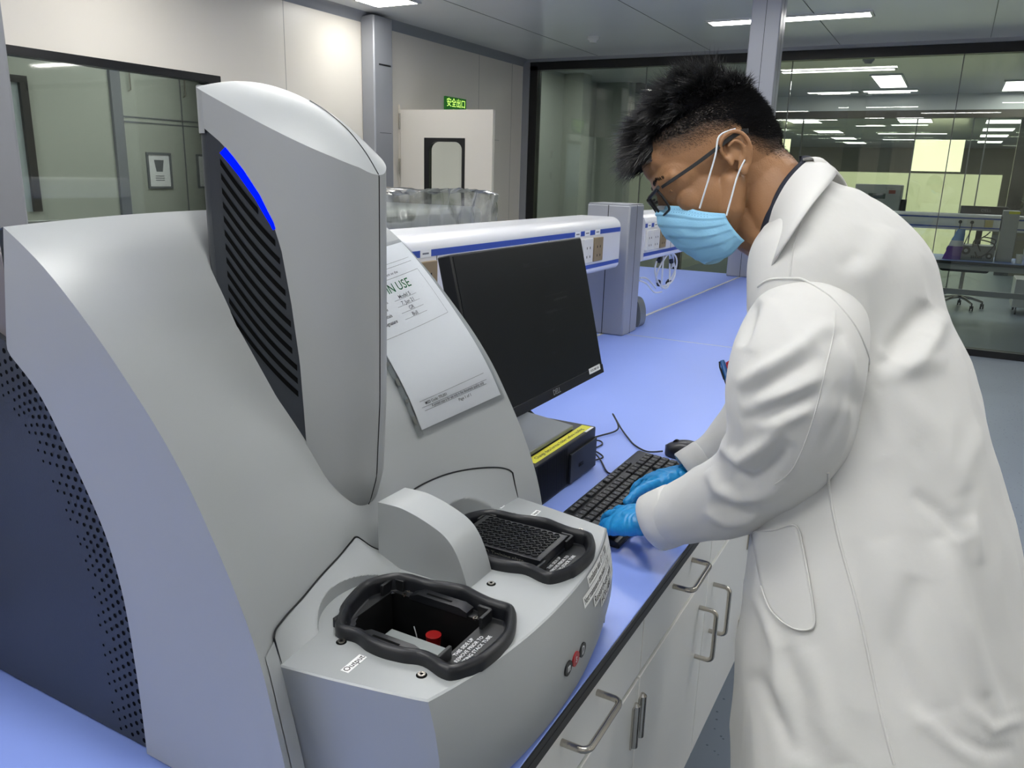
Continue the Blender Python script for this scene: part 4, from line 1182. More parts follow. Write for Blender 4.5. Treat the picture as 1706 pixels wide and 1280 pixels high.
# ---- cables
def cable(name, P, r, lbl, m='cable', cat='cable', grp=None):
    return tag(MB().tube(catmull(P, 8), r, 8).build(name, m_[m], smooth=60, world_loc=P[0]), lbl, cat, grp)
zc = B + .0035
cable('mouse_cable', [(-.512, 1.700, B + .008), (-.545, 1.69, zc), (-.585, 1.715, zc), (-.62, 1.76, zc), (-.655, 1.80, B + .012), (-.690, 1.83, B + .035), (-.66, 1.795, B + .010), (-.685, 1.735, zc), (-.72, 1.66, zc), (-.76, 1.60, zc), (-.80, 1.56, zc), (-.905, 1.545, B + .02)], .0020, 'thin black mouse cable rising in a peak on the blue worktop')
cable('keyboard_cable', [(-.552, 1.500, B + .010), (-.575, 1.515, zc), (-.615, 1.575, zc), (-.64, 1.60, B + .008), (-.66, 1.63, zc), (-.655, 1.68, zc), (-.675, 1.70, zc), (-.70, 1.66, zc), (-.72, 1.60, zc), (-.73, 1.56, zc), (-.80, 1.555, zc), (-.91, 1.53, B + .02)], .0019, 'thin black keyboard cable looping beside the desktop computer')
cable('usb_cable', [(-.64, 1.548, B + .004), (-.625, 1.575, zc), (-.62, 1.60, zc), (-.65, 1.625, zc), (-.68, 1.62, B + .006), (-.70, 1.585, B + .006), (-.69, 1.55, B + .004)], .0018, 'short black cable loop on the bench right of the computer')
cable('usb_cable', [(-.70, 1.55, B + .004), (-.715, 1.60, zc), (-.70, 1.645, B + .007), (-.735, 1.655, B + .008), (-.765, 1.61, B + .004), (-.80, 1.552, B + .01)], .0018, 'squarish black cable loop behind the computer corner')
cable('power_cable', [(-.86, 1.42, B + .16), (-.80, 1.53, B + .10), (-.76, 1.60, B + .035), (-.725, 1.665, B + .012), (-.73, 1.70, B + .006), (-.775, 1.735, B + .006), (-.85, 1.735, B + .012), (-.93, 1.67, B + .025), (-.98, 1.58, B + .03)], .0042, 'thick black power cable curling on the bench below the monitor')
cable('video_cable', [(-.80, 1.40, B + .17), (-.79, 1.49, B + .135), (-.765, 1.57, B + .07), (-.735, 1.64, B + .022), (-.745, 1.685, B + .014), (-.765, 1.66, B + .013), (-.79, 1.60, B + .010), (-.86, 1.565, B + .02)], .0042, 'thick black video cable dropping from the monitor in a loop')
cable('thin_cable', [(-.86, 1.56, B + .02), (-.83, 1.59, B + .055), (-.83, 1.612, B + .062), (-.84, 1.60, B + .03), (-.82, 1.59, B + .012), (-.79, 1.60, B + .03), (-.775, 1.605, B + .03), (-.755, 1.60, B + .006)], .0016, 'thin black cable standing up in a small loop behind the monitor foot')
# ================================================================ PERSON
from mathutils.bvhtree import BVHTree
CAMP = Vector((0, 0, CAMZ))
def at(px_, py_, d):
    """world point seen at pixel (px_, py_) of the 1706 x 1280 frame, d metres in front of the camera"""
    return CAMP + (r2 * ((px_ - 853) / 1320.87) - u2 * ((py_ - 640) / 1320.87) + fw) * d
def to_px(p):
    q = Vector(p) - CAMP; z = q.dot(fw); return 853 + 1320.87 * q.dot(r2) / z, 640 - 1320.87 * q.dot(u2) / z
def blob(mb, voxel, smooth_it=4, fac=.5):
    me = bpy.data.meshes.new('tmp'); me.from_pydata(mb.v, [], mb.f); me.validate()
    bm = bmesh.new(); bm.from_mesh(me); bmesh.ops.recalc_face_normals(bm, faces=bm.faces); bm.to_mesh(me); bm.free()
    o = bpy.data.objects.new('tmp', me); col.objects.link(o)
    m = o.modifiers.new('r', 'REMESH'); m.mode = 'VOXEL'; m.voxel_size = voxel; m.adaptivity = 0
    if smooth_it:
        s = o.modifiers.new('s', 'SMOOTH'); s.factor = fac; s.iterations = smooth_it
    dg = bpy.context.evaluated_depsgraph_get(); dg.update()
    nm = bpy.data.meshes.new_from_object(o.evaluated_get(dg)); bpy.data.objects.remove(o)
    return nm
def capsule(mb, pts, rad, n=20, flat=None):
    """closed tube with round ends; flat = (axis vector, factor) squeezes the section"""
    pts = [Vector(p) for p in pts]; R = []
    t0 = (pts[1] - pts[0]).normalized(); a = t0.orthogonal().normalized()
    t1 = (pts[-1] - pts[-2]).normalized()
    P, Q = [], []
    for k in range(4, 0, -1):
        an = PI / 2 * k / 4.3; P.append(pts[0] - t0 * rad[0] * math.sin(an)); Q.append(rad[0] * math.cos(an))
    P += pts; Q += list(rad)
    for k in range(1, 5):
        an = PI / 2 * k / 4.3; P.append(pts[-1] + t1 * rad[-1] * math.sin(an)); Q.append(rad[-1] * math.cos(an))
    for i, p in enumerate(P):
        t = t0 if i < 4 else (t1 if i >= len(P) - 4 else (P[i + 1] - P[i - 1]).normalized())
        a = (a - t * a.dot(t)).normalized(); b = t.cross(a); row = []
        for k in range(n):
            v = (a * math.cos(2 * PI * k / n) + b * math.sin(2 * PI * k / n)) * Q[i]
            if flat: v = v - flat[0] * v.dot(flat[0]) * (1 - flat[1])
            row.append(p + v)
        R.append(row)
    mb.rings(R)
def ellipsoid(mb, c, ax, n=20, m=14):
    c = Vector(c); R = []
    for i in range(m + 1):
        ph = PI * (i + .02) / (m + .04); row = []
        for k in range(n):
            th = 2 * PI * k / n
            row.append(c + ax[0] * (math.sin(ph) * math.cos(th)) + ax[1] * (math.sin(ph) * math.sin(th)) + ax[2] * math.cos(ph))
        R.append(row)
    mb.rings(R)
def mesh_obj(name, me, m, parent, smooth=True):
    me.materials.clear(); me.materials.append(m)
    o = bpy.data.objects.new(name, me); col.objects.link(o); o.parent = parent
    pm = parent.location.copy() if parent.parent is None else parent.location + parent.parent.location
    me.transform(Matrix.Translation(-pm))
    if smooth: me.polygons.foreach_set('use_smooth', [True] * len(me.polygons))
    return o
skin = mat('skin', '#9f7654', rough=.46, spec=.4, sss=.06, mottle=.06, mscale=40, bump=.2, scale=420)
nt_ = skin.node_tree; b_ = nt_.nodes['Principled BSDF']; src_ = b_.inputs['Base Color'].links[0].from_socket
at_ = nt_.nodes.new('ShaderNodeAttribute'); at_.attribute_name = 'hair_amount'
mx_ = nt_.nodes.new('ShaderNodeMix'); mx_.data_type = 'RGBA'; mx_.inputs[7].default_value = srgb('#211b17')
nt_.links.new(at_.outputs['Fac'], mx_.inputs[0]); nt_.links.new(src_, mx_.inputs[6]); nt_.links.new(mx_.outputs[2], b_.inputs['Base Color'])
hairm = mat('black_hair', '#0d0d10', rough=.42, spec=.5)
hair2 = mat('faded_hair', '#2b231d', rough=.55)
coatm = mat('white_cotton', '#d7d7d4', rough=.82, spec=.2, bump=.35, scale=26, detail=6.0, sheen=.15)
glovem = mat('blue_nitrile', '#1f92d4', rough=.36, spec=.5, bump=.5, scale=110, detail=3.0)
maskm = mat('blue_mask', '#93cdf0', rough=.7, bump=.15, scale=500)
shirtm = mat('navy_shirt', '#1c2130', rough=.8)
trous = mat('dark_trousers', '#23262c', rough=.8)
pt = thing('person', (.02, 1.24, 0), 'person in a white lab coat, blue gloves, glasses and face mask leaning over the keyboard', 'person')
# ---- frames
phi = math.radians(12)
FWD = Vector((-math.cos(phi), math.sin(phi), 0)); LAT = Vector((-math.sin(phi), -math.cos(phi), 0))   # LAT: towards his left, our side
UP = Vector((0, 0, 1))
# ---- coat trunk as rings: centre pixel, depth, half width in px, tilt of the ring, lateral ratio
def ring_pts(c, ka, kb, tilt, n=56, sq=2.25):
    a = (FWD * math.cos(tilt) - UP * math.sin(tilt)); row = []
    for k in range(n):
        th = 2 * PI * k / n; cs, sn = math.cos(th), math.sin(th)
        row.append(c + a * (math.copysign(abs(cs) ** (2 / sq), cs) * ka) + LAT * (math.copysign(abs(sn) ** (2 / sq), sn) * kb))
    return row
def R_(L, Rr, py, d, tilt=0.0, ratio=1.25):
    hw = (Rr - L) / 2 * d / 1320.87
    ka = hw / math.sqrt((.727 * math.cos(tilt)) ** 2 + (.687 * ratio) ** 2)
    return (at((L + Rr) / 2, py, d), ka, ka * ratio, tilt)
trunk = [R_(1222, 1762, 1420, 1.17, 0, 1.15), R_(1226, 1752, 1330, 1.17, 0, 1.15), R_(1230, 1735, 1220, 1.17, 0, 1.15), R_(1238, 1718, 1100, 1.175, 0, 1.15), R_(1247, 1700, 980, 1.18, 0, 1.18),
         R_(1253, 1682, 880, 1.185, .03, 1.2), R_(1258, 1660, 790, 1.19, .10, 1.25), R_(1262, 1640, 710, 1.19, .18, 1.3), R_(1262, 1615, 630, 1.19, .30, 1.35),
         R_(1265, 1585, 560, 1.19, .42, 1.5)]
top = [(at(1404, 490, 1.19), .118, .205, math.radians(32)), (at(1380, 430, 1.185), .100, .195, math.radians(38)), (at(1352, 378, 1.18), .080, .150, math.radians(42)),
       (at(1336, 352, 1.175), .060, .088, math.radians(44)), (at(1322, 330, 1.17), .050, .060, math.radians(46))]
allr = trunk + top
# smooth interpolation of the ring table
def lerp_rings(T_, n):
    out = []
    for i in range(len(T_) - 1):
        g = lambda j: T_[max(0, min(len(T_) - 1, j))]
        for k in range(n):
            t = k / n
            def cr(a, b, c, d): return 0.5 * ((2 * b) + (c - a) * t + (2 * a - 5 * b + 4 * c - d) * t * t + (3 * b - a - 3 * c + d) * t ** 3)
            q = [cr(g(i - 1)[m], g(i)[m], g(i + 1)[m], g(i + 2)[m]) for m in range(4)]
            out.append(q)
    out.append(T_[-1]); return out
RR = lerp_rings(allr, 4)
mb = MB(); mb.rings([ring_pts(*q) for q in RR])
# ---- sleeves
LS = [(1362, 536, 1.11, .062), (1346, 556, 1.062, .078), (1334, 600, 1.045, .0840), (1325, 650, 1.045, .0840), (1318, 705, 1.065, .0810), (1299, 752, 1.10, .0745), (1262, 795, 1.15, .0685), (1213, 826, 1.20, .0620), (1163, 845, 1.245, .0550), (1122, 858, 1.275, .0485), (1096, 869, 1.295, .0450)]
RS = [(1385, 470, 1.32, .080), (1345, 520, 1.42, .080), (1312, 590, 1.47, .074), (1282, 660, 1.50, .068), (1246, 712, 1.51, .058), (1205, 748, 1.515, .050), (1172, 772, 1.52, .045), (1150, 787, 1.522, .042)]
def sleeve(mb, S, n=40):
    P = catmull([at(a, b, c) for a, b, c, r in S], 5); rr = [q.x for q in catmull([(s[3], 0, 0) for s in S], 5)]
    Rg = []
    t = (P[1] - P[0]).normalized(); a = Vector((0, 0, 1)).cross(t).normalized()
    for i, p in enumerate(P):
        t = (P[min(i + 1, len(P) - 1)] - P[max(i - 1, 0)]).normalized(); a = (a - t * a.dot(t)).normalized(); b = t.cross(a)
        Rg.append([p + (a * math.cos(2 * PI * k / n) + b * math.sin(2 * PI * k / n)) * rr[i] for k in range(n)])
    mb.rings(Rg); return P, rr
coat_me = blob(mb, .0055, 6, .6)
mb = MB(); PL, rl = sleeve(mb, LS); sl_me = blob(mb, .0045, 4, .5)
mb = MB(); PR, rr_ = sleeve(mb, RS); sr_me = blob(mb, .0050, 4, .5)
# ---- cloth folds pressed into the surface
FOLD = [  # polyline in frame pixels, width px, height m
    ([(1263, 505), (1250, 540), (1243, 580)], 13, -.010), ([(1285, 500), (1268, 545), (1252, 590)], 12, .006),
    ([(1232, 642), (1300, 602), (1358, 560)], 12, .0075), ([(1240, 668), (1300, 632), (1372, 590)], 12, -.0050),
    ([(1262, 675), (1320, 650), (1376, 622)], 11, .0060), ([(1240, 700), (1320, 672), (1370, 655)], 11, -.0050),
    ([(1266, 716), (1320, 694), (1352, 680)], 10, .0050),
    ([(1207, 712), (1214, 750), (1240, 765), (1272, 742), (1310, 705)], 12, .0095), ([(1222, 785), (1255, 792), (1290, 770), (1320, 735)], 12, -.0075),
    ([(1182, 782), (1200, 815), (1240, 829), (1278, 820), (1305, 795)], 11, .0095), ([(1185, 838), (1225, 848), (1265, 838)], 10, -.0065),
    ([(1172, 850), (1208, 868), (1245, 866), (1268, 852)], 9, .0065),
    ([(1545, 505), (1525, 540), (1480, 590)], 16, -.011), ([(1575, 520), (1550, 570), (1500, 620)], 16, .007), ([(1460, 610), (1500, 590), (1540, 560)], 12, -.005),
    ([(1462, 640), (1520, 610), (1580, 600)], 18, .006),
    ([(1480, 380), (1460, 440), (1420, 470)], 22, .004), ([(1430, 420), (1400, 450)], 14, -.003),
    ([(1390, 640), (1440, 680), (1470, 760)], 20, -.004), ([(1480, 640), (1560, 720), (1600, 820)], 26, .005), ([(1520, 820), (1560, 850), (1600, 900)], 10, -.005),
    ([(1560, 900), (1590, 1020), (1640, 1160)], 18, .007), ([(1600, 900), (1640, 1030), (1690, 1180)], 18, -.007), ([(1610, 860), (1630, 940)], 10, .004),
    ([(1520, 960), (1500, 1080), (1540, 1200)], 26, -.007), ([(1470, 900), (1500, 1000), (1560, 1180)], 26, .006), ([(1420, 900), (1450, 1060), (1470, 1260)], 14, -.004),
    ([(1350, 1080), (1380, 1180), (1400, 1270)], 18, .005), ([(1310, 1080), (1340, 1170), (1350, 1270)], 16, -.005), ([(1265, 900), (1262, 1000), (1290, 1080), (1300, 1200)], 12, .006),
    ([(1285, 870), (1290, 960)], 12, -.004), ([(1245, 1120), (1290, 1180), (1330, 1260)], 14, -.006), ([(1600, 1170), (1650, 1215), (1720, 1200)], 10, .0035), ([(1580, 1220), (1640, 1250), (1700, 1250)], 10, -.003),
    ([(1520, 1180), (1570, 1230), (1620, 1270)], 12, .004), ([(1640, 700), (1600, 780), (1590, 860)], 18, .004), ([(1340, 560), (1400, 540)], 14, .004), ([(1400, 560), (1420, 620), (1405, 700)], 9, .004), ([(1428, 600), (1400, 690), (1365, 760)], 8, -.003)]
def seg_d(x, y, P):
    best = 1e9; n_ = len(P) - 1; sb = 0
    for i_, ((x0, y0), (x1, y1)) in enumerate(zip(P, P[1:])):
        dx, dy = x1 - x0, y1 - y0; t = max(0, min(1, ((x - x0) * dx + (y - y0) * dy) / (dx * dx + dy * dy)))
        d = (x - x0 - t * dx) ** 2 + (y - y0 - t * dy) ** 2
        if d < best: best = d; sb = (i_ + t) / n_
    return best, sb
def press(me, folds, wr=1.0):
    nrm = [v.normal.copy() for v in me.vertices]; new = []
    bb = [(min(p[0] for p in P) - 3 * w, max(p[0] for p in P) + 3 * w, min(p[1] for p in P) - 3 * w, max(p[1] for p in P) + 3 * w) for P, w, h in folds]
    for v, n_ in zip(me.vertices, nrm):
        p = v.co; x, y = to_px(p); f = max(0, min(1, (-n_.dot((p - CAMP).normalized())) * 3 + .1))
        d = 0
        for (P, w, h), b_ in zip(folds, bb):
            if b_[0] < x < b_[1] and b_[2] < y < b_[3]:
                q2, sb = seg_d(x, y, P); d += h * 1.15 * math.exp(-q2 / (w * w)) * (4 * sb * (1 - sb)) ** .6 if 0 < sb < 1 else 0
        q = Vector((p.x * 1.0, p.y * 1.0, p.z * .45))
        d2 = noise.noise(q * 7) * .006 * wr + (1 - abs(noise.noise(Vector((p.x + p.z * .4, p.y, p.z * .5 - p.x * .3)) * 16)) * 2) * .0026 * wr
        low = max(0, min(1, (1.05 - p.z) * 2.2))
        d2 += low * math.sin(math.atan2((p - pt.location).dot(LAT), (p - pt.location).dot(FWD)) * 9 + p.z * 1.5) * .010
        new.append(p + n_ * (d * f * 1.0 + d2))
    for v, c in zip(me.vertices, new): v.co = c
    me.update()
# clean cut ends: the cuffs and the collar opening come from open rings, so trim the mesh there
def trim(me, point, normal, radius):
    bm = bmesh.new(); bm.from_mesh(me); pnt, nn = Vector(point), Vector(normal).normalized()
    dl = [v for v in bm.verts if (v.co - pnt).dot(nn) > 0 and (v.co - pnt).length < radius]
    bmesh.ops.delete(bm, geom=dl, context='VERTS'); bm.to_mesh(me); bm.free()
cutL = (PL[-1] - PL[-3]).normalized(); cutR = (PR[-1] - PR[-3]).normalized()
trim(sl_me, PL[-1] - cutL * .006, cutL, .075); trim(sr_me, PR[-1] - cutR * .006, cutR, .07)
bm = bmesh.new(); bm.from_mesh(coat_me); zlow = .60
bmesh.ops.bisect_plane(bm, geom=bm.verts[:] + bm.edges[:] + bm.faces[:], plane_co=(0, 0, .555), plane_no=(0, 0, 1), clear_inner=True)
bm.to_mesh(coat_me); bm.free()
press(coat_me, [q for q in FOLD if q[0][0][0] > 1385 or q[0][0][1] > 870]); press(sl_me, [q for q in FOLD if q[0][0][0] < 1430 and q[0][0][1] < 900]); press(sr_me, [])
bvhs = []
for me_ in (coat_me, sl_me):
    bm = bmesh.new(); bm.from_mesh(me_); bm.normal_update(); bvhs.append(BVHTree.FromBMesh(bm)); bm.free()
coat = mesh_obj('lab_coat', coat_me, coatm, pt)
for o_ in (coat, mesh_obj('sleeve', sl_me, coatm, coat), mesh_obj('sleeve', sr_me, coatm, coat)):
    sd = o_.modifiers.new('thickness', 'SOLIDIFY'); sd.thickness = .0022; sd.offset = -1
def on_coat(x, y, off=.0015):
    d = (at(x, y, 1) - CAMP).normalized(); hs = [q for q in (b_.ray_cast(CAMP, d) for b_ in bvhs) if q[0] is not None]
    if not hs: return None
    h = min(hs, key=lambda q: q[3])
    n_ = h[1] if h[1].dot(d) < 0 else -h[1]; return h[0] + n_ * off
# seams as raised piping, tapes and a patch pocket, sewn on the surface
def piping(name, P, r, off, m=coatm):
    Q = [on_coat(p.x, p.y, off) for p in catmull([(a, b, 0) for a, b in P], 7)]; Q = [q for q in Q if q]
    S = [Q[0]]
    for q in Q[1:]:
        if (q - S[-1]).length < .06: S.append(q)
    S = [sum((S[max(0, min(len(S) - 1, i + j))] for j in (-1, 0, 1)), Vector()) / 3 for i in range(len(S))]
    return MB().tube(S, r, 8).build(name, m, coat, smooth=60)
piping('side_seam', [(1379, 786), (1384, 830), (1398, 900), (1428, 1010), (1450, 1110), (1470, 1200), (1490, 1276)], .0019, .0004)
piping('armhole_seam', [(1262, 478), (1282, 466), (1318, 464), (1340, 467), (1380, 491), (1404, 515), (1428, 548), (1446, 592), (1448, 620)], .0016, .0002)
piping('shoulder_seam', [(1338, 348), (1334, 375), (1322, 410), (1316, 462)], .0013, .0002)
def patch(name, P, off, rows=14, m=coatm, curved=0):
    """P: left edge polyline and right edge polyline in pixels"""
    Lc = catmull([(a, b, 0) for a, b in P[0]], 6); Rc = catmull([(a, b, 0) for a, b in P[1]], 6); n = min(len(Lc), len(Rc))
    G0, G1 = [], []
    for i in range(n):
        a, b = Lc[i], Rc[i]; r0 = []
        for k in range(rows + 1):
            q = a.lerp(b, k / rows); r0.append(on_coat(q.x, q.y, off) or (r0[-1] if r0 else None))
        G0.append(r0)
    return MB().grid(G0).build(name, m, coat, smooth=70)
pk = patch('patch_pocket', ([(1254, 886), (1262, 930), (1270, 975), (1284, 1012), (1308, 1036), (1330, 1048)], [(1328, 876), (1340, 915), (1350, 965), (1357, 1010), (1359, 1040), (1346, 1050)]), .0035)
md = pk.modifiers.new('t', 'SOLIDIFY'); md.thickness = .003; md.offset = -1
piping('pocket_edge', [(1254, 886), (1292, 884), (1328, 876), (1340, 915), (1350, 965), (1357, 1010), (1359, 1036), (1352, 1048), (1330, 1049), (1306, 1036), (1284, 1012), (1270, 975)], .0013, .0038)
piping('sleeve_seam', [(1392, 516), (1388, 560), (1374, 620), (1360, 680), (1340, 740), (1318, 785), (1290, 808)], .0009, .0002)
# cuff band of the near sleeve
def cuff(P, rr, back, name):
    C = P[-1]; t = (P[-1] - P[-3]).normalized(); a = Vector((0, 0, 1)).cross(t).normalized(); b = t.cross(a); r0 = rr[-1]
    R = []
    for s, g in ((-back - .004, .93), (-back, 1.07), (-back * .93, 1.095), (-back * .6, 1.09), (-back * .25, 1.085), (.004, 1.075), (.006, 1.03), (.003, .985), (-.02, .97)):
        R.append([C + t * s + (a * math.cos(2 * PI * k / 40) + b * math.sin(2 * PI * k / 40)) * r0 * (g + (.02 if s < -.01 else 0) * 0 + noise.noise(Vector((math.cos(2 * PI * k / 40), math.sin(2 * PI * k / 40), s * 20)) * 1.2) * .05) for k in range(40)])
    MB().rings(R, 0, False, False).build(name, coatm, coat, smooth=60)
cuff(PL, rl, .045, 'cuff'); cuff(PR, rr_, .040, 'cuff')
# ---- collar
NC = at(1318, 345, 1.175)
def mir(p): return p - LAT * (2 * (p - NC).dot(LAT))
upE = [at(1357, 264, 1.165), at(1338, 276, 1.125), at(1312, 305, 1.105), at(1290, 345, 1.105), at(1275, 385, 1.13), at(1268, 425, 1.165)]
loE = [at(1394, 288, 1.145), at(1384, 304, 1.070), at(1352, 342, 1.018), at(1320, 388, 1.012), at(1288, 440, 1.040), at(1270, 490, 1.09)]
inE = [at(1345, 292, 1.165), at(1330, 305, 1.125), at(1306, 335, 1.11), at(1288, 375, 1.115), at(1275, 410, 1.14), at(1268, 445, 1.17)]
def fullcurve(E, T=None):
    L = catmull(E, 6); Rm = [mir(p) for p in L][::-1]
    if T:
        L2 = [mir(p) for p in catmull(T, 6)][::-1]; Rm = [a.lerp(b, .55) for a, b in zip(Rm, L2)]
    return Rm[:-1] + [(L[0] + Rm[-1]) / 2 - FWD * .004] + L[1:]
cu, cl, ci = fullcurve(upE), fullcurve(loE, upE), fullcurve(inE)
rows_ = []
for k in range(7):
    v = k / 6; rows_.append([a.lerp(b, v) + (Vector((0, 0, .005)) - FWD * .004) * math.sin(v * PI) for a, b in zip(cu, cl)])
rows_ = [[a.lerp(b, v) for a, b in zip(ci, cu)] for v in (0, .5)] + rows_
cb = MB().grid(rows_).build('collar', coatm, coat, smooth=60)
md = cb.modifiers.new('t', 'SOLIDIFY'); md.thickness = .003; md.offset = 0
# shirt collar: dark band inside
sE = [p + (FWD * .004 + UP * .004) for p in upE]
s1 = fullcurve([p + FWD * .005 + UP * .003 for p in upE]); s2 = fullcurve([p + FWD * .003 - UP * .03 for p in inE])
sb = MB().grid([s1, [a.lerp(b, .5) for a, b in zip(s1, s2)], s2]).build('shirt_collar', shirtm, pt, smooth=60)
md = sb.modifiers.new('t', 'SOLIDIFY'); md.thickness = .005; md.offset = 0
# ---- head
HC = at(1195, 287, 1.19)
yawh = math.radians(6)
hF = (r2 * -.88 - u2 * .47) * math.cos(yawh) + fw * math.sin(yawh); hF.normalize()
hU = (r2 * -.47 + u2 * .88).normalized(); hS = -(hF.cross(hU)) ; hS = hS.normalized()
if hS.dot(fw) > 0: hS = -hS
hU = (hU - hF * hU.dot(hF)).normalized()
def H(f, u, s=0.0): return HC + hF * f + hU * u + hS * s
def E3(a, b, c): return (hF * a, hU * b, hS * c)
mb = MB()
ellipsoid(mb, H(-.004, .044), E3(.0965, .088, .076), 28, 20)
ellipsoid(mb, H(-.040, .012), E3(.062, .065, .066), 24, 16)
ellipsoid(mb, H(.045, .020), E3(.050, .058, .062), 24, 16)
ellipsoid(mb, H(.036, -.025), E3(.052, .070, .062), 24, 16)
ellipsoid(mb, H(.056, .052), E3(.040, .034, .052), 20, 14)
for s in (-1, 1):
    capsule(mb, [H(.0, -.030, .050 * s), H(.018, -.062, .048 * s), H(.045, -.088, .028 * s), H(.058, -.096, .0)], [.020, .019, .016, .015])
    ellipsoid(mb, H(.056, -.022, .036 * s), E3(.024, .026, .0225))
    capsule(mb, [H(.083, .020, .010 * s), H(.082, .022, .030 * s), H(.068, .020, .050 * s)], [.0105, .0105, .009], 14)
    # ear: helix, lobe and bowl
    T = lambda f, u, o: H(-.018 + f, .0 + u, s * (.072 + o))
    helix = [T(.016, .004, .0), T(.018, .016, .004), T(.012, .027, .009), T(.0, .031, .012), T(-.012, .026, .014), T(-.018, .012, .014), T(-.016, -.004, .011), T(-.008, -.018, .006), T(.0, -.026, .003)]
    hx = catmull(helix, 4); capsule(mb, hx, [.0034] * len(hx), 10)
    an = catmull([T(.006, .016, .005), T(-.004, .018, .009), T(-.010, .008, .009), T(-.007, -.006, .006), T(.002, -.012, .003)], 4); capsule(mb, an, [.0030] * len(an), 10)
    ellipsoid(mb, T(-.004, .006, .001), (hF * .013, hU * .022, hS * .0030))
    ellipsoid(mb, T(.003, -.022, .003), (hF * .0075, hU * .010, hS * .0045))
    capsule(mb, [T(.013, .0, .001), T(.013, -.008, .002)], [.0045, .004], 10)
capsule(mb, [H(.088, .012), H(.094, -.010), H(.100, -.030)], [.007, .008, .0105], 14)
ellipsoid(mb, H(.090, -.034), E3(.012, .008, .017))
capsule(mb, [H(.078, -.060, .018), H(.084, -.060, 0), H(.078, -.060, -.018)], [.006, .008, .006], 12)
ellipsoid(mb, H(.066, -.092), E3(.018, .016, .022))
# neck and hidden body under the clothes
neck = [H(-.030, .0), H(-.048, -.045), at(1300, 350, 1.175), at(1330, 385, 1.18), at(1372, 440, 1.19)]
capsule(mb, neck, [.058, .057, .060, .066, .080], 28)
capsule(mb, [H(.006, -.060), H(-.012, -.100), at(1292, 392, 1.18)], [.036, .042, .048], 20)
for q in range(0, len(allr) - 6):
    pass
Rb = []
for (c, ka, kb, ti) in lerp_rings(allr[4:13], 2): Rb.append(ring_pts(c, ka * .82, kb * .84, ti, 36))
mb.rings(Rb)
armL = [PL[int(len(PL) * f)] for f in (.06, .3, .55, .8, .90)]; armR = [PR[int(len(PR) * f)] for f in (.06, .3, .55, .8, .88)]
capsule(mb, armL, [.055, .050, .042, .033, .027]); capsule(mb, armR, [.055, .048, .040, .032, .026])
hipc = allr[4][0]
for s in (-1, 1):
    hx_ = Vector((hipc.x, hipc.y, 0)) + LAT * .085 * s
    capsule(mb, [hx_ + UP * .93, hx_ + UP * .50 + FWD * .02, hx_ + UP * .10], [.085, .058, .045])
body_me = blob(mb, .0023, 4, .5)
hl_f = [-.13, -.105, -.0737, -.049, -.03, 0, .027, .060, .085, .10]
hl_u = [-.045, -.042, -.033, -.012, .020, .036, .036, .044, .060, .074]
def HAIRATTR(me):
    ca = me.color_attributes.new('hair_amount', 'FLOAT_COLOR', 'POINT')
    for v in me.vertices:
        q = v.co - HC; a = 0.0
        if q.length < .2:
            f_, u_, s_ = q.dot(hF), q.dot(hU), q.dot(hS); um = float(np.interp(f_, hl_f, hl_u))
            ear = abs(s_) > .069 and abs(f_ + .018) < .026 and u_ < .040
            if not ear and f_ < .097: a = max(0, min(.93, (u_ - um) / .030 * .75 + .12 * (u_ > um)))
        ca.data[v.index].color = (a, a, a, 1)
bm = bmesh.new(); bm.from_mesh(body_me); bm.normal_update(); head_bvh = BVHTree.FromBMesh(bm); bm.free()
HAIRATTR(body_me)
body = mesh_obj('body', body_me, skin, pt)
# trousers and shoes below the coat
mb = MB()
for s in (-1, 1):
    hx_ = Vector((hipc.x, hipc.y, 0)) + LAT * .085 * s
    capsule(mb, [hx_ + UP * .88, hx_ + UP * .50 + FWD * .02, hx_ + UP * .10], [.095, .075, .065])
mesh_obj('trousers', blob(mb, .008, 4), trous, pt)
for s in (-1, 1):
    hx_ = Vector((hipc.x, hipc.y, 0)) + LAT * .085 * s; mb = MB()
    capsule(mb, [hx_ + UP * .045 - FWD * .05, hx_ + UP * .045 + FWD * .06, hx_ + UP * .035 + FWD * .17], [.043, .044, .034]); me_ = blob(mb, .006, 3)
    zmin = min(v.co.z for v in me_.vertices)
    for v in me_.vertices: v.co.z = max(v.co.z, .001)
    mesh_obj('shoe', me_, m_['blackp'], pt)
# ---- eyes, brows
for s in (-1, 1):
    mb = MB(); ellipsoid(mb, H(.0715, .002, .030 * s), (hF * .0115, hU * .0115, hS * .0115)); mb.build('eye', mat('eye_white', '#d9d6d0', rough=.2), pt, smooth=60)
    P = [H(.0765, .0 + .0045, (.030 + k * .0040) * s) + hF * (.0062 - abs(k) * .0013) for k in (-3, -2, -1, 0, 1, 2, 3)]
    MB().tube(P, .0022, 8).build('eyelid', skin, pt, smooth=60)
    mb = MB()
    for k in range(90):
        u = rnd.random(); a = H(.0945 - .010 * u ** 2, .026 + .004 * math.sin(u * PI) + rnd.uniform(-.0025, .0025), (.014 + .036 * u) * s); h = head_bvh.find_nearest(a)
        a = h[0] + h[1] * .0004; b = a + hS * s * .006 + hU * .002 + h[1] * .0012
        mb.tube([a, (a + b) / 2 + h[1] * .0006, b], [.0004, .0003, .0001], 3)
    mb.build('eyebrow', hairm, pt, merge=False)
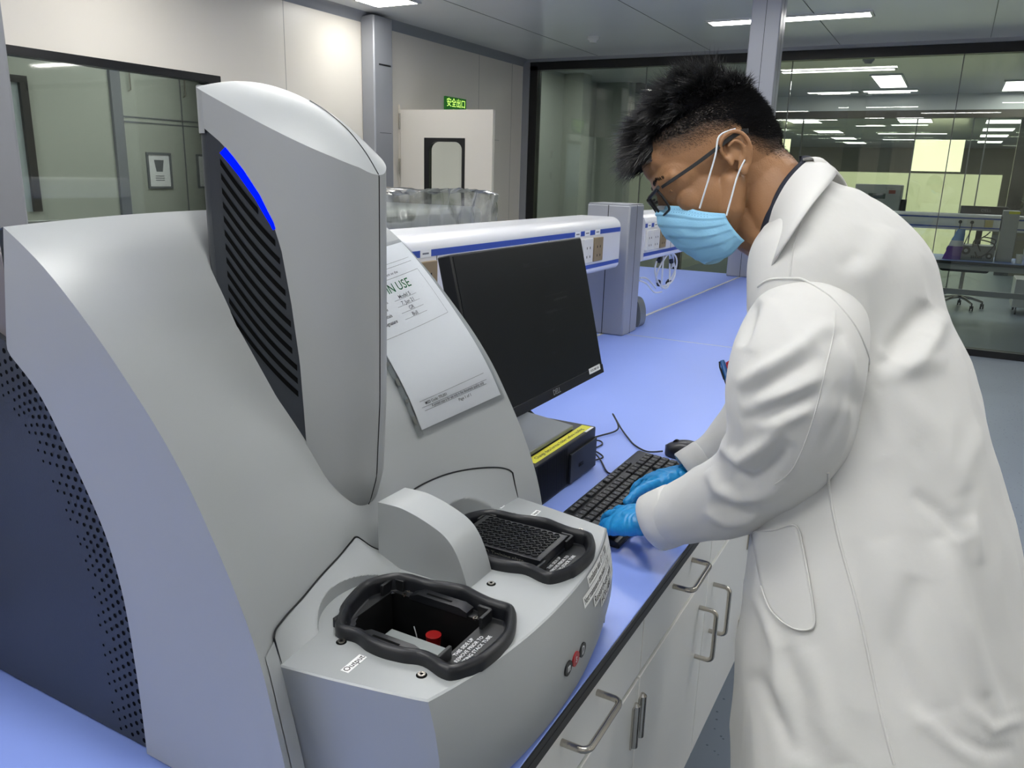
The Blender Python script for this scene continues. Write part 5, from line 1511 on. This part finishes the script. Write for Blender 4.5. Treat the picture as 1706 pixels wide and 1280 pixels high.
# ---- hair
cen = H(-.004, .040)
strands = MB(); short = MB()
def strand(mb, p, d0, L, r, curl, side, n=4):
    P = []; q = p.copy(); d = d0.normalized()
    for i in range(n + 1):
        P.append(q.copy()); d = (d + curl * (1.0 / n)).normalized(); q = q + d * (L / n)
    a = d0.cross(side).normalized(); b = d0.cross(a).normalized(); o = len(mb.v)
    for i, q in enumerate(P[:-1]):
        rr = r * (1 - .75 * i / n)
        for k in range(3):
            mb.v.append(tuple(q + (a * math.cos(k * 2.094) + b * math.sin(k * 2.094)) * rr))
    mb.v.append(tuple(P[-1])); e = len(mb.v) - 1
    for i in range(n - 1):
        for k in range(3):
            k2 = (k + 1) % 3; mb.f.append((o + i * 3 + k, o + i * 3 + k2, o + i * 3 + 3 + k2, o + i * 3 + 3 + k)); mb.m.append(0)
    for k in range(3): mb.f.append((o + (n - 1) * 3 + k, o + (n - 1) * 3 + (k + 1) % 3, e)); mb.m.append(0)
N = 62000; ga = PI * (3 - math.sqrt(5)); cnt = 0
for i in range(N):
    zz = 1 - 2 * (i + .5) / N; rr0 = math.sqrt(1 - zz * zz); th = i * ga
    d = hF * (rr0 * math.cos(th)) + hS * (rr0 * math.sin(th)) + hU * zz
    h = head_bvh.ray_cast(cen + d * .35, -d)
    if h[0] is None: continue
    p, n_ = h[0], h[1]
    f, u, s = (p - HC).dot(hF), (p - HC).dot(hU), (p - HC).dot(hS)
    um = float(np.interp(f, hl_f, hl_u)) + rnd.uniform(-.003, .003)
    if u < um or f > .094: continue
    if abs(s) > .066 and abs(f + .018) < .022 and u < .036: continue
    # region: 0 fade at the sides, 1 long on top
    topness = max(0, min(1, (u - (.082 - .10 * max(0, -f - .02) * 1.0)) / .040)) * 1.0
    topness = max(topness, max(0, min(1, (.042 - abs(s)) / .02)) * (u > .055) * (f > -.05))
    back = max(0, min(1, (-f - .03) / .05)) * max(0, min(1, (u + .005) / .05))
    rn = rnd.random()
    jit = Vector((rnd.uniform(-1, 1), rnd.uniform(-1, 1), rnd.uniform(-1, 1)))
    cl_ = noise.noise(p * 55) ; cl2 = noise.noise(p * 55 + Vector((9, 3, 5)))
    if topness > .2:
        fr = max(0, min(1, (f + .01) / .09))
        L = (.014 + .029 * topness + .004 * fr * topness) * rnd.uniform(.6, 1.15)
        dd = n_ * (1.0 - .35 * fr) + hF * (.18 + .75 * fr) + jit * .20 + hS * cl_ * 1.3 + hF * cl2 * 1.1
        curl = hF * (.55 + .25 * fr) - n_ * .30 + jit * .5 - hU * .35 * fr + hS * cl2 * .6
        strand(strands, p - n_ * .001, dd, L * (1 + .5 * cl_), .00066, curl, hS, 5)
    elif u - um > .028 and (back > .1 or u > .050):
        L = rnd.uniform(.005, .011) * (.8 + .6 * back + topness * 3)
        dd = n_ * .5 - hU * .35 - hF * .35 + jit * .35
        strand(strands, p - n_ * .0005, dd, L, .00042, -n_ * .35, hS, 3)
    else:
        dens = max(0.2, min(1, (u - um + .003) / .022))
        if rn > dens: continue
        L = rnd.uniform(.0022, .0048) * (.7 + .6 * dens)
        dd = n_ * .35 - hU * .5 - hF * .35 + jit * .4
        strand(short, p - n_ * .0003, dd, L, .00024, -n_ * .2, hS, 2)
hair = strands.build('hair', hairm, pt, merge=False, smooth=80)
short.build('short_side_hair', hair2, pt, merge=False)
# close dark cap under the long hair so that no scalp shows through
G = []
for a in range(0, 41):
    row = []
    for b in range(0, 31):
        th = PI * (a / 40 - .5) * 1.02; ph = (b / 30) * PI * .78 - .26 * PI
        # ph: from front hairline over the top to the back
        d = hF * math.sin(PI / 2 - ph - .0) * math.cos(th) + hU * math.sin(ph + 0) * math.cos(th) + hS * math.sin(th)
        row.append(d)
    G.append(row)
mb = MB(); vs = {}; bm = bmesh.new(); bmesh.ops.create_icosphere(bm, subdivisions=6, radius=1)
bm.verts.ensure_lookup_table(); idx = {}
for v in bm.verts:
    d = hF * v.co.x + hS * v.co.y + hU * v.co.z; h = head_bvh.ray_cast(cen + d * .35, -d); ok = False
    if h[0]:
        p = h[0]; f, u, s = (p - HC).dot(hF), (p - HC).dot(hU), (p - HC).dot(hS); um = float(np.interp(f, hl_f, hl_u))
        tp = max(0, min(1, (u - (.070 - .10 * max(0, -f - .02))) / .030)); tp = max(tp, max(0, min(1, (.045 - abs(s)) / .02)) * (u > .058))
        bk = max(0, min(1, (-f - .045) / .03)) * max(0, min(1, (u + .012) / .03)); m2 = max(tp, bk * .35)
        ok = u > um + .012 and tp > .45 and f < .088
        if ok:
            q_ = max(0, (tp - .45) / .55) * max(0, min(1, (f + .085) / .03)); off = .0006 + .013 * q_ ** 1.5 + noise.noise(p * 60) * .006 * q_
            idx[v.index] = len(mb.v); mb.v.append(tuple(p + h[1] * off))
for fc in bm.faces:
    if all(v.index in idx for v in fc.verts): mb.f.append(tuple(idx[v.index] for v in fc.verts)); mb.m.append(0)
bm.free()
mb.build('hair_base', mat('hair_root_black', '#08080a', rough=.95, spec=.05), hair, smooth=180)
# ---- glasses (worn, top-level things rest on him)
gl = thing('eyeglasses', H(.098, .0, 0), 'black framed glasses on the face above the mask', 'glasses')
fr = MB(); lens = MB()
for s in (-1, 1):
    c0 = H(.1015, -.002, .0335 * s); rim = []
    tx = (hS * s - hF * .16).normalized(); ty = (hU * .97 + hF * .12).normalized()
    for p in rounded(-.026, .026, -.018, .017, .011, 5): rim.append(c0 + tx * p[0] + ty * p[1])
    fr.tube(rim + rim[:2], .0019, 8)
    lens.add(rim, [tuple(range(len(rim)))])
    top_ = [c0 + tx * x + ty * .0165 for x in (-.024, 0, .026, .033)]
    fr.tube(top_, .0028, 8)
fr.tube([H(.102, .008, -.009), H(.1045, .010, 0), H(.102, .008, .009)], .0018, 8)
fr.build('rims', m_['blackp'], gl, smooth=60)
lens.build('lenses', m_['lens'], gl, merge=False)
for s in (-1, 1):
    A = [H(.094, .012, .066 * s), H(.080, .0125, .0735 * s), H(.04, .016, .077 * s), (H(.0, .0215, .0785 * s)), H(-.022, .0245, .0815 * s), H(-.036, .0235, .082 * s), H(-.044, .0205, .080 * s)]
    P = catmull(A, 5); R = []
    for i, p in enumerate(P):
        t = (P[min(i + 1, len(P) - 1)] - P[max(i - 1, 0)]).normalized(); w = hS * s; uu = w.cross(t).normalized(); hgt = .0021 + .0014 * (i / len(P))
        R.append([p + uu * hgt * a_ + w * .0014 * b_ for a_, b_ in ((1, 1), (-1, 1), (-1, -1), (1, -1))])
    MB().rings(R).build('temple', m_['blackp'], gl, bevel=.0004)
# ---- mask
mk = thing('face_mask', H(.08, -.05, 0), 'pale blue pleated surgical mask over the nose and chin', 'face mask')
topC = [(.034, -.064, .0685), (.058, -.046, .060), (.076, -.024, .040), (.094, -.008, .018), (.1000, -.002, .0)]
botC = [(.026, -.112, .060), (.046, -.119, .050), (.062, -.119, .036), (.075, -.114, .018), (.079, -.112, .0)]
midC = [(.034, -.086, .0685), (.064, -.078, .060), (.090, -.062, .042), (.106, -.048, .020), (.111, -.042, .0)]
def fullc(C): 
    C2 = C + [(a, b, -c) for a, b, c in C[-2::-1]]; return catmull([H(*c) for c in C2], 4)
ct, cm, cb_ = fullc(topC), fullc(midC), fullc(botC); R = []
for k in range(37):
    v = k / 36; row = []
    for a, b, c in zip(ct, cm, cb_):
        q = a * ((1 - v) * (1 - 2 * v)) + b * (4 * v * (1 - v)) + c * (v * (2 * v - 1))
        row.append(q)
    # pleats: stepped bulges
    ple = .0022 * ((v * 5.2) % 1.0) * (0.12 < v < .92); pw = len(row)
    row = [q + (q - H(.03, -.05, 0)).normalized() * (ple * math.sin(PI * (i / (pw - 1))) ** .5 + .0012 * noise.noise(q * 90) + .003 * noise.noise(q * 35)) for i, q in enumerate(row)]
    R.append(row)
mo_ = MB().grid(R).build('mask_panel', maskm, mk, smooth=50)
md = mo_.modifiers.new('t', 'SOLIDIFY'); md.thickness = .0012
white_m = mat('mask_white', '#dfe9f1', rough=.7)
MB().grid([[q + (q - H(.03, -.05, 0)).normalized() * .0012 for q in R[0][12:25]], [q + (q - H(.03, -.05, 0)).normalized() * .0014 for q in R[3][12:25]]]).build('nose_strip', white_m, mk, smooth=50)
mb = MB()
for j in (2, 4):
    for i in range(3, 16):
        for w in (0.25, .75):
            a, b = R[j][i], R[j][i + 1]; p = a.lerp(b, w) + (a - H(.03, -.05, 0)).normalized() * .001
            mb.cyl(p - (a - H(.03, -.05, 0)).normalized() * .0004, (a - H(.03, -.05, 0)), .00045, .0006, 6)
mb.build('stitching', mat('mask_stitch', '#2f6ea6', rough=.7), mk)
for s in (-1, 1):
    i = 4 if s > 0 else len(ct) - 5
    a = H(.060, -.040, .0615 * s)
    e1, e2 = H(.000, .022, .0795 * s), H(-.008, -.030, .0765 * s)
    P = catmull([a, H(.034, -.012, .0745 * s), H(.010, .014, .0800 * s), H(-.006, .034, .082 * s), H(-.030, .032, .080 * s)], 5)
    MB().tube(P, .0013, 8).build('ear_loop', white_m, mk, smooth=60)
    P = catmull([H(.034, -.068, .0705 * s), H(.018, -.050, .0740 * s), H(-.004, -.026, .0775 * s), H(-.022, -.012, .0790 * s)], 5)
    MB().tube(P, .0013, 8).build('ear_loop', white_m, mk, smooth=60)
# ---- pens in the chest pocket
for i, (c, x, y, lb) in enumerate((('#15161a', 1207, 612, 'black pen clipped in the chest pocket of the lab coat'), ('#c4202c', 1215, 604, 'red pen clipped in the chest pocket of the lab coat'), ('#2a66a8', 1203, 603, 'blue capped pen clipped in the chest pocket of the lab coat'))):
    d = 1.33; a = at(x, y - 2, d); b = at(x + 18, y + 60, d - .02)
    t = thing('pen', a, lb, 'pen', 'pens in the chest pocket')
    mm = mat('pen_plastic', c, rough=.3)
    dr = (b - a).normalized()
    MB().tube([a, a + dr * .004, b], [.0035, .0042, .0042], 12).build('pen_barrel', mm, t, smooth=40)
    MB().tube([a + r2 * -.005 + dr * .002, a + r2 * -.007 + dr * .012, a + r2 * -.006 + dr * .034], .0013, 8).build('pen_clip', m_['blackp'] if i != 1 else mm, t)
# ================================================================ GLOVED HANDS
def finger(mb, pts, r0, r1):
    n = len(pts); capsule(mb, catmull(pts, 3), [r0 + (r1 - r0) * i / (3 * (n - 1)) for i in range(3 * (n - 1) + 1)], 14)
def hand(name, wrist, palm_dir, side_dir, up_dir, digits, wr=.026):
    """digits: list of (base f,s,u) ... coordinates in the hand frame: f along the hand, s towards the thumb, u up"""
    w = Vector(wrist); f = Vector(palm_dir).normalized(); s = Vector(side_dir); s = (s - f * s.dot(f)).normalized(); u = Vector(up_dir); u = (u - f * u.dot(f) - s * u.dot(s)).normalized()
    Q = lambda a: w + f * a[0] + s * a[1] + u * a[2]
    mb = MB()
    R = []
    for ff, hw, hh, du in ((-.115, .029, .027, .0), (-.07, .029, .025, .0), (-.035, .028, .021, .0), (.0, .029, .019, 0), (.03, .038, .018, .002), (.06, .042, .0165, .004), (.083, .041, .014, .003), (.092, .036, .010, .001)):
        R.append([Q((ff, hw * math.copysign(abs(math.cos(t)) ** .8, math.cos(t)), du + hh * math.copysign(abs(math.sin(t)) ** .85, math.sin(t)))) for t in [2 * PI * k / 24 for k in range(24)]])
    mb.rings(R)
    for pts, r0, r1 in digits: finger(mb, [Q(p) for p in pts], r0, r1)
    me = blob(mb, .0019, 3, .4)
    nr = [v.normal.copy() for v in me.vertices]
    for v, n_ in zip(me.vertices, nr):
        q = v.co - w; a = q.dot(f)
        v.co = v.co + n_ * ((math.sin(a * 420 + noise.noise(v.co * 60) * 5) * .0007 + noise.noise(v.co * 90) * .0012) * (1 if a < .07 else .6))
    me.update()
    return me
glv = thing('nitrile_glove', tuple(PL[-1]), 'blue nitrile glove on the near left hand, typing at the left end of the keyboard', 'glove', 'blue nitrile gloves')
dig = [  # index, middle, ring, little, thumb : base, knuckle, joint, tip
    ([(.070, .030, .002), (.088, .033, .006), (.116, .038, .004), (.134, .040, -.012), (.141, .040, -.030)], .0098, .0072),
    ([(.070, .010, .004), (.092, .012, .009), (.124, .014, .007), (.144, .014, -.012), (.150, .013, -.031)], .0100, .0074),
    ([(.068, -.010, .003), (.088, -.012, .008), (.116, -.014, .004), (.133, -.016, -.014), (.137, -.017, -.031)], .0095, .0070),
    ([(.060, -.028, .0), (.078, -.033, .004), (.100, -.039, .0), (.114, -.044, -.014), (.118, -.046, -.030)], .0090, .0066),
    ([(.015, .024, -.004), (.040, .044, -.012), (.066, .056, -.022), (.090, .058, -.028)], .0130, .0095)]
wl_ = at(1092, 868, 1.315); tipl = at(1012, 852, 1.385)
dl = (tipl - wl_); dl.z = -.035 ; dl = dl.normalized()
sidel = Vector((0, 0, 1)).cross(dl) * -1
gm = hand('glove', wl_, dl, -Vector((0, 0, 1)).cross(dl) , (0, 0, 1), dig) if False else None
def place_hand(parent, wrist, direction, thumb_side, roll, digits, scale=1.0):
    f = Vector(direction).normalized(); s = Vector(thumb_side); s = (s - f * s.dot(f)).normalized(); u = s.cross(f) if s.cross(f).z > 0 else f.cross(s)
    s2 = s * math.cos(roll) + u * math.sin(roll); u2_ = u * math.cos(roll) - s * math.sin(roll)
    dg_ = [([tuple(c * scale for c in p) for p in P], a, b) for P, a, b in digits]
    me = hand('g', wrist, f, s2, u2_, dg_)
    return mesh_obj('glove_shell', me, glovem, parent)
KEYTOP = B + .030
place_hand(glv, wl_, dl, (0, 1, 0), math.radians(10), dig, .86)
grv = thing('nitrile_glove', tuple(PR[-1]), 'blue nitrile glove on the far right hand, index finger stretched over the keys', 'glove', 'blue nitrile gloves')
wr_ = at(1150, 788, 1.535); tipr = at(1000, 784, 1.46)
dr_ = tipr - wr_; dr_.z = -.030; dr_ = dr_.normalized()
digr = [
    ([(.070, .030, .002), (.090, .032, .004), (.124, .036, .003), (.150, .040, -.003), (.170, .042, -.012)], .0100, .0074),
    ([(.070, .010, .002), (.090, .010, .004), (.120, .010, -.004), (.136, .010, -.018), (.140, .010, -.034)], .0100, .0078),
    ([(.068, -.010, .001), (.086, -.012, .002), (.110, -.014, -.008), (.124, -.014, -.022), (.126, -.014, -.034)], .0098, .0074),
    ([(.060, -.028, .0), (.078, -.033, .004), (.100, -.039, .0), (.114, -.044, -.014), (.118, -.046, -.030)], .0090, .0066),
    ([(.010, .024, -.004), (.034, .052, -.010), (.056, .070, -.016), (.078, .078, -.026)], .0130, .0092)]
place_hand(grv, wr_, dr_, (0, -1, 0), math.radians(8), digr, .95)
# ================================================================ BENCH IN THE ROOM BEYOND THE GLASS
DZ_ = CAMZ - .755
def P9(x, y, z): return (x, y, CAMZ + z)
t = thing('laboratory_bench', (1.2, 9.95, DZ_), 'long blue topped bench beyond the glass wall, right of the lab coat', 'bench')
MB().box(-1.6, 4.2, 9.6, 10.45, DZ_ - .03, DZ_).build('top_panel', m_['bench'], t, bevel=.002)
MB().box(-1.6, 4.2, 9.594, 9.6, DZ_ - .032, DZ_ - .002).build('edge_band', m_['edge'], t)
MB().box(-1.6, 4.2, 9.63, 9.67, DZ_ - .09, DZ_ - .032).build('frame_rail', m_['post'], t)
MB().box(-1.6, 4.2, 10.35, 10.39, .26, .32).build('frame_rail', m_['post'], t)
for x in (-1.5, 1.35, 4.1):
    for y in (9.65, 10.4): MB().box(x - .025, x + .025, y - .025, y + .025, 0, DZ_ - .03).build('leg', m_['post'], t)
def far_rail(x0, x1, lbl):
    t = thing('service_raceway', (x0, 9.98, CAMZ - .45), lbl, 'raceway', 'raceways beyond the glass')
    z0, z1 = CAMZ - .45, CAMZ - .28
    mb = MB(); mb.prism([(9.93, z0 + .02), (9.945, z0), (10.05, z0), (10.07, z0 + .02), (10.07, z1 - .04), (10.03, z1), (9.97, z1), (9.93, z1 - .035)], lambda p: (x0, p[0], p[1]), lambda p: (x1, p[0], p[1]))
    mb.build('raceway_body', m_['rail'], t, smooth=50)
    MB().box(x0, x1, 9.928, 9.931, z1 - .052, z1 - .036).box(x0, x1, 9.928, 9.931, z0 + .022, z0 + .036).build('blue_stripe', m_['blue'], t)
    return t
fr_ = far_rail(-1.6, .44, 'white raceway with blue stripes beyond the glass, behind the shoulder')
far_rail(.60, 4.2, 'white raceway with blue stripes beyond the glass, at the right border')
for x, c in ((.06, 'white'), (.17, 'white'), (.26, 'rail'), (.335, 'yellow_label')):
    mm = m_['white'] if c != 'yellow_label' else mat('pale_yellow_plate', '#c9b87a', rough=.5)
    MB().box(x - .04, x + .04, 9.922, 9.93, CAMZ - .41, CAMZ - .335).build('socket_plate', mm, fr_)
for x in (.07, .18):
    mb = MB(); mb.cyl((x, 9.93, CAMZ - .365), (0, -1, 0), .018, .03, 14); mb.tube(catmull([(x, 9.90, CAMZ - .37), (x - .0, 9.89, CAMZ - .45), (x - .04, 9.92, CAMZ - .6), (x - .06, 10.0, CAMZ - .74)], 5), .005, 6)
    tag(mb.build('power_plug', m_['cable'], smooth=50, world_loc=(x, 9.9, CAMZ - .365)), ('black plug with cable in the far raceway, left one beyond the glass', 'round black plug with cable in the far raceway, right one beyond the glass')[x > .1], 'plug', 'plugs in the far raceway')
t = thing('service_post', (.525, 9.98, DZ_), 'short grey post on the bench beyond the glass', 'post')
MB().box(.45, .60, 9.90, 10.10, DZ_, CAMZ - .23).build('post_body', m_['post'], t, bevel=.004)
tag(MB().box(.50, .60, 9.893, 9.8999, CAMZ - .262, CAMZ - .235).build('note_sticker', m_['yellow'], world_loc=(.55, 9.89, CAMZ - .25)), 'yellow sticker near the top of the far grey post', 'sticker')
t = thing('computer_monitor', (.27, 10.2, DZ_), 'back of a black monitor rising above the far raceway', 'monitor')
MB().box(.05, .50, 10.20, 10.235, CAMZ - .46, CAMZ - .20).build('monitor_housing', m_['blackp'], t, bevel=.006)
MB().box(.24, .30, 10.235, 10.27, DZ_ + .0, CAMZ - .35).build('stand', m_['blackp'], t); MB().box(.17, .37, 10.16, 10.34, DZ_, DZ_ + .012).build('foot', m_['blackp'], t)
text('maker_mark', 'DELL', .045, frame((.30, 10.198, CAMZ - .245), (1, 0, 0), (0, 0, 1)), m_['greyink'], t)
t = thing('desktop_computer', (.28, 9.85, DZ_), 'desktop computer lying under the far raceway with its back towards us', 'computer')
MB().box(.10, .43, 9.80, 10.1, DZ_, DZ_ + .155).build('case', mat('case_grey', '#6f7479', rough=.4, metal=.4), t, bevel=.003)
for x, r in ((.165, .042), (.385, .032)):
    mb = MB(); mb.cyl((x, 9.80, DZ_ + (.10 if r > .04 else .055)), (0, -1, 0), r, .003, 24); mb.cyl((x, 9.797, DZ_ + (.10 if r > .04 else .055)), (0, -1, 0), r * .45, .002, 16, 1)
    mb.build('fan_grille', [m_['blackp'], m_['post']], t)
mb = MB()
for k in range(6): mb.box(.22 + k * .018, .232 + k * .018, 9.797, 9.80, DZ_ + .02, DZ_ + .05)
mb.build('ports', m_['blackp'], t)
for i, P in enumerate(([(.30, 9.79, DZ_ + .10), (.26, 9.76, DZ_ + .2), (.33, 9.8, DZ_ + .27), (.36, 9.9, DZ_ + .3)], [(.25, 9.79, DZ_ + .09), (.29, 9.75, DZ_ + .04), (.37, 9.76, DZ_ + .10), (.42, 9.78, DZ_ + .22), (.30, 9.82, DZ_ + .25)], [(.22, 9.79, DZ_ + .14), (.24, 9.77, DZ_ + .22), (.40, 9.78, DZ_ + .19), (.43, 9.79, DZ_ + .12)])):
    tag(MB().tube(catmull(P, 6), .006, 6).build('computer_cable', m_['cable'], smooth=60, world_loc=P[0]), ('black cable rising from the far computer to the raceway', 'black cable drooping in front of the far computer', 'black cable arching over the top of the far computer')[i], 'cable')
t = thing('plastic_bag', (.04, 9.78, DZ_), 'blue and purple plastic bag beside the far computer', 'bag')
for (z0, z1, w0, w1, c, nm) in ((0, .14, .085, .07, '#6b4aa0', 'bag_bottom'), (.14, .20, .07, .06, '#c9ccd6', 'bag_band'), (.20, .32, .06, .035, '#4d86c8', 'bag_top')):
    R = []
    for k in range(6):
        v = k / 5; w = w0 + (w1 - w0) * v; z = DZ_ + z0 + (z1 - z0) * v + .001
        R.append([(.04 + .05 * (z - DZ_) / .3 + w * math.cos(q * PI / 8) * (1 + .15 * noise.noise(Vector((q, k + z0 * 40, 1.5)))), 9.78 + w * .6 * math.sin(q * PI / 8), z) for q in range(16)])
    MB().rings(R).build(nm, mat('bag_' + nm, c, rough=.25, spec=.7), t, smooth=60)
mb = MB(); mb.cyl((.66, 9.8, DZ_), (0, 0, 1), .028, .09, 18, 0, .036); mb.cyl((.66, 9.8, DZ_ + .088), (0, 0, 1), .038, .006, 18)
tag(mb.build('paper_cup', m_['white'], smooth=40, world_loc=(.66, 9.8, DZ_)), 'small white cup beside the far grey post', 'cup')
t = thing('lab_instrument', (-.78, 10.35, DZ_), 'grey box instrument with dark display beyond the glass, above the shoulder', 'instrument')
MB().box(-1.05, -.56, 10.2, 10.55, DZ_, CAMZ + .0).build('instrument_body', mat('instrument_grey', '#9a9f9e', rough=.4), t, bevel=.01)
MB().box(-.90, -.72, 10.196, 10.2, CAMZ - .16, CAMZ - .10).build('display', mat('dark_green_screen', '#2f4038', rough=.3), t)
MB().box(-.69, -.62, 10.196, 10.2, CAMZ - .10, CAMZ - .06).build('red_label', mat('dull_red', '#8a4a3c', rough=.5), t)
MB().box(-.555, -.50, 10.25, 10.4, CAMZ - .36, CAMZ - .16).build('side_module', m_['blackp'], t)
text('maker_mark', 'Scilogex', .03, frame((-.68, 10.195, CAMZ - .04), (1, 0, 0), (0, 0, 1)), m_['greyink'], t)
# plant
t = thing('potted_plant', (.72, 10.55, DZ_ - .69 + .69), 'leafy potted plant beyond the glass at the right border', 'plant')
mb = MB(); mb.cyl((.78, 10.3, DZ_), (0, 0, 1), .05, .12, 16, 0, .065); mb.build('pot', m_['white'], t, smooth=40)
mb = MB(); r3 = random.Random(3)
lf = MB()
for k in range(14):
    a = r3.uniform(0, 2 * PI); L = r3.uniform(.10, .34); e = Vector((.78 + math.cos(a) * L * .5, 10.3 + math.sin(a) * L * .5, DZ_ + .35 + L * 1.1))
    mb.tube(catmull([(.78, 10.3, DZ_ + .1), (.78 + math.cos(a) * .02, 10.3, DZ_ + .3), e], 4), .004, 5)
    for j in range(5):
        c = e + Vector((r3.uniform(-.05, .05), r3.uniform(-.05, .05), r3.uniform(-.09, .04))); d1 = Vector((r3.uniform(-1, 1), r3.uniform(-1, 1), r3.uniform(-.8, .3))).normalized() * .045; d2_ = d1.orthogonal().normalized() * .016
        lf.add([c - d1, c + d2_, c + d1, c - d2_], [(0, 1, 2, 3)])
mb.build('stem', mat('plant_stem', '#3f5132'), t); lf.build('leaves', mat('plant_leaf', '#3b5a34', rough=.5), t, merge=False)
# chair
t = thing('office_chair', (.20, 11.2, 0), 'black office chair with chromed star base under the bench beyond the glass', 'chair')
mb = MB(); mb.box(-.06, .46, 10.95, 11.45, .46, .53); mb.build('seat', m_['blackm'], t, bevel=.03)
MB().box(-.02, .42, 11.42, 11.48, .60, .68).build('backrest', m_['blackm'], t, bevel=.02)
MB().cyl((.20, 11.2, .12), (0, 0, 1), .022, .35, 14).build('gas_lift', m_['steel'], t, smooth=40)
for k in range(5):
    a = .25 + k * 2 * PI / 5; e = Vector((.20 + .27 * math.cos(a), 11.2 + .27 * math.sin(a), .085))
    o = MB().tube([(.20, 11.2, .14), ((.20 + e.x) / 2, (11.2 + e.y) / 2, .125), e], [.02, .016, .012], 8).build('leg', m_['steel'], t, smooth=50)
    mb = MB(); mb.cyl((e.x - .02, e.y, .033), (1, 0, 0), .0325, .015, 14); mb.cyl((e.x + .006, e.y, .033), (1, 0, 0), .0325, .015, 14); mb.cyl((e.x, e.y, .03), (0, 0, 1), .008, .06, 8)
    mb.build('caster', m_['blackp'], o, smooth=40)
tag(MB().box(.75, 1.15, 11.0, 11.5, .09, .42).build('drawer_pedestal', m_['white'], bevel=.005, world_loc=(.95, 11.2, .09)), 'white pedestal at the right border under the far bench', 'pedestal')
mb = MB()
for x in (.80, 1.10):
    for y in (11.05, 11.45): mb.cyl((x - .01, y, .0305), (1, 0, 0), .03, .02, 12); mb.cyl((x, y, .03), (0, 0, 1), .008, .065, 8)
o = mb.build('caster', m_['blackp'], bpy.data.objects['drawer_pedestal'])
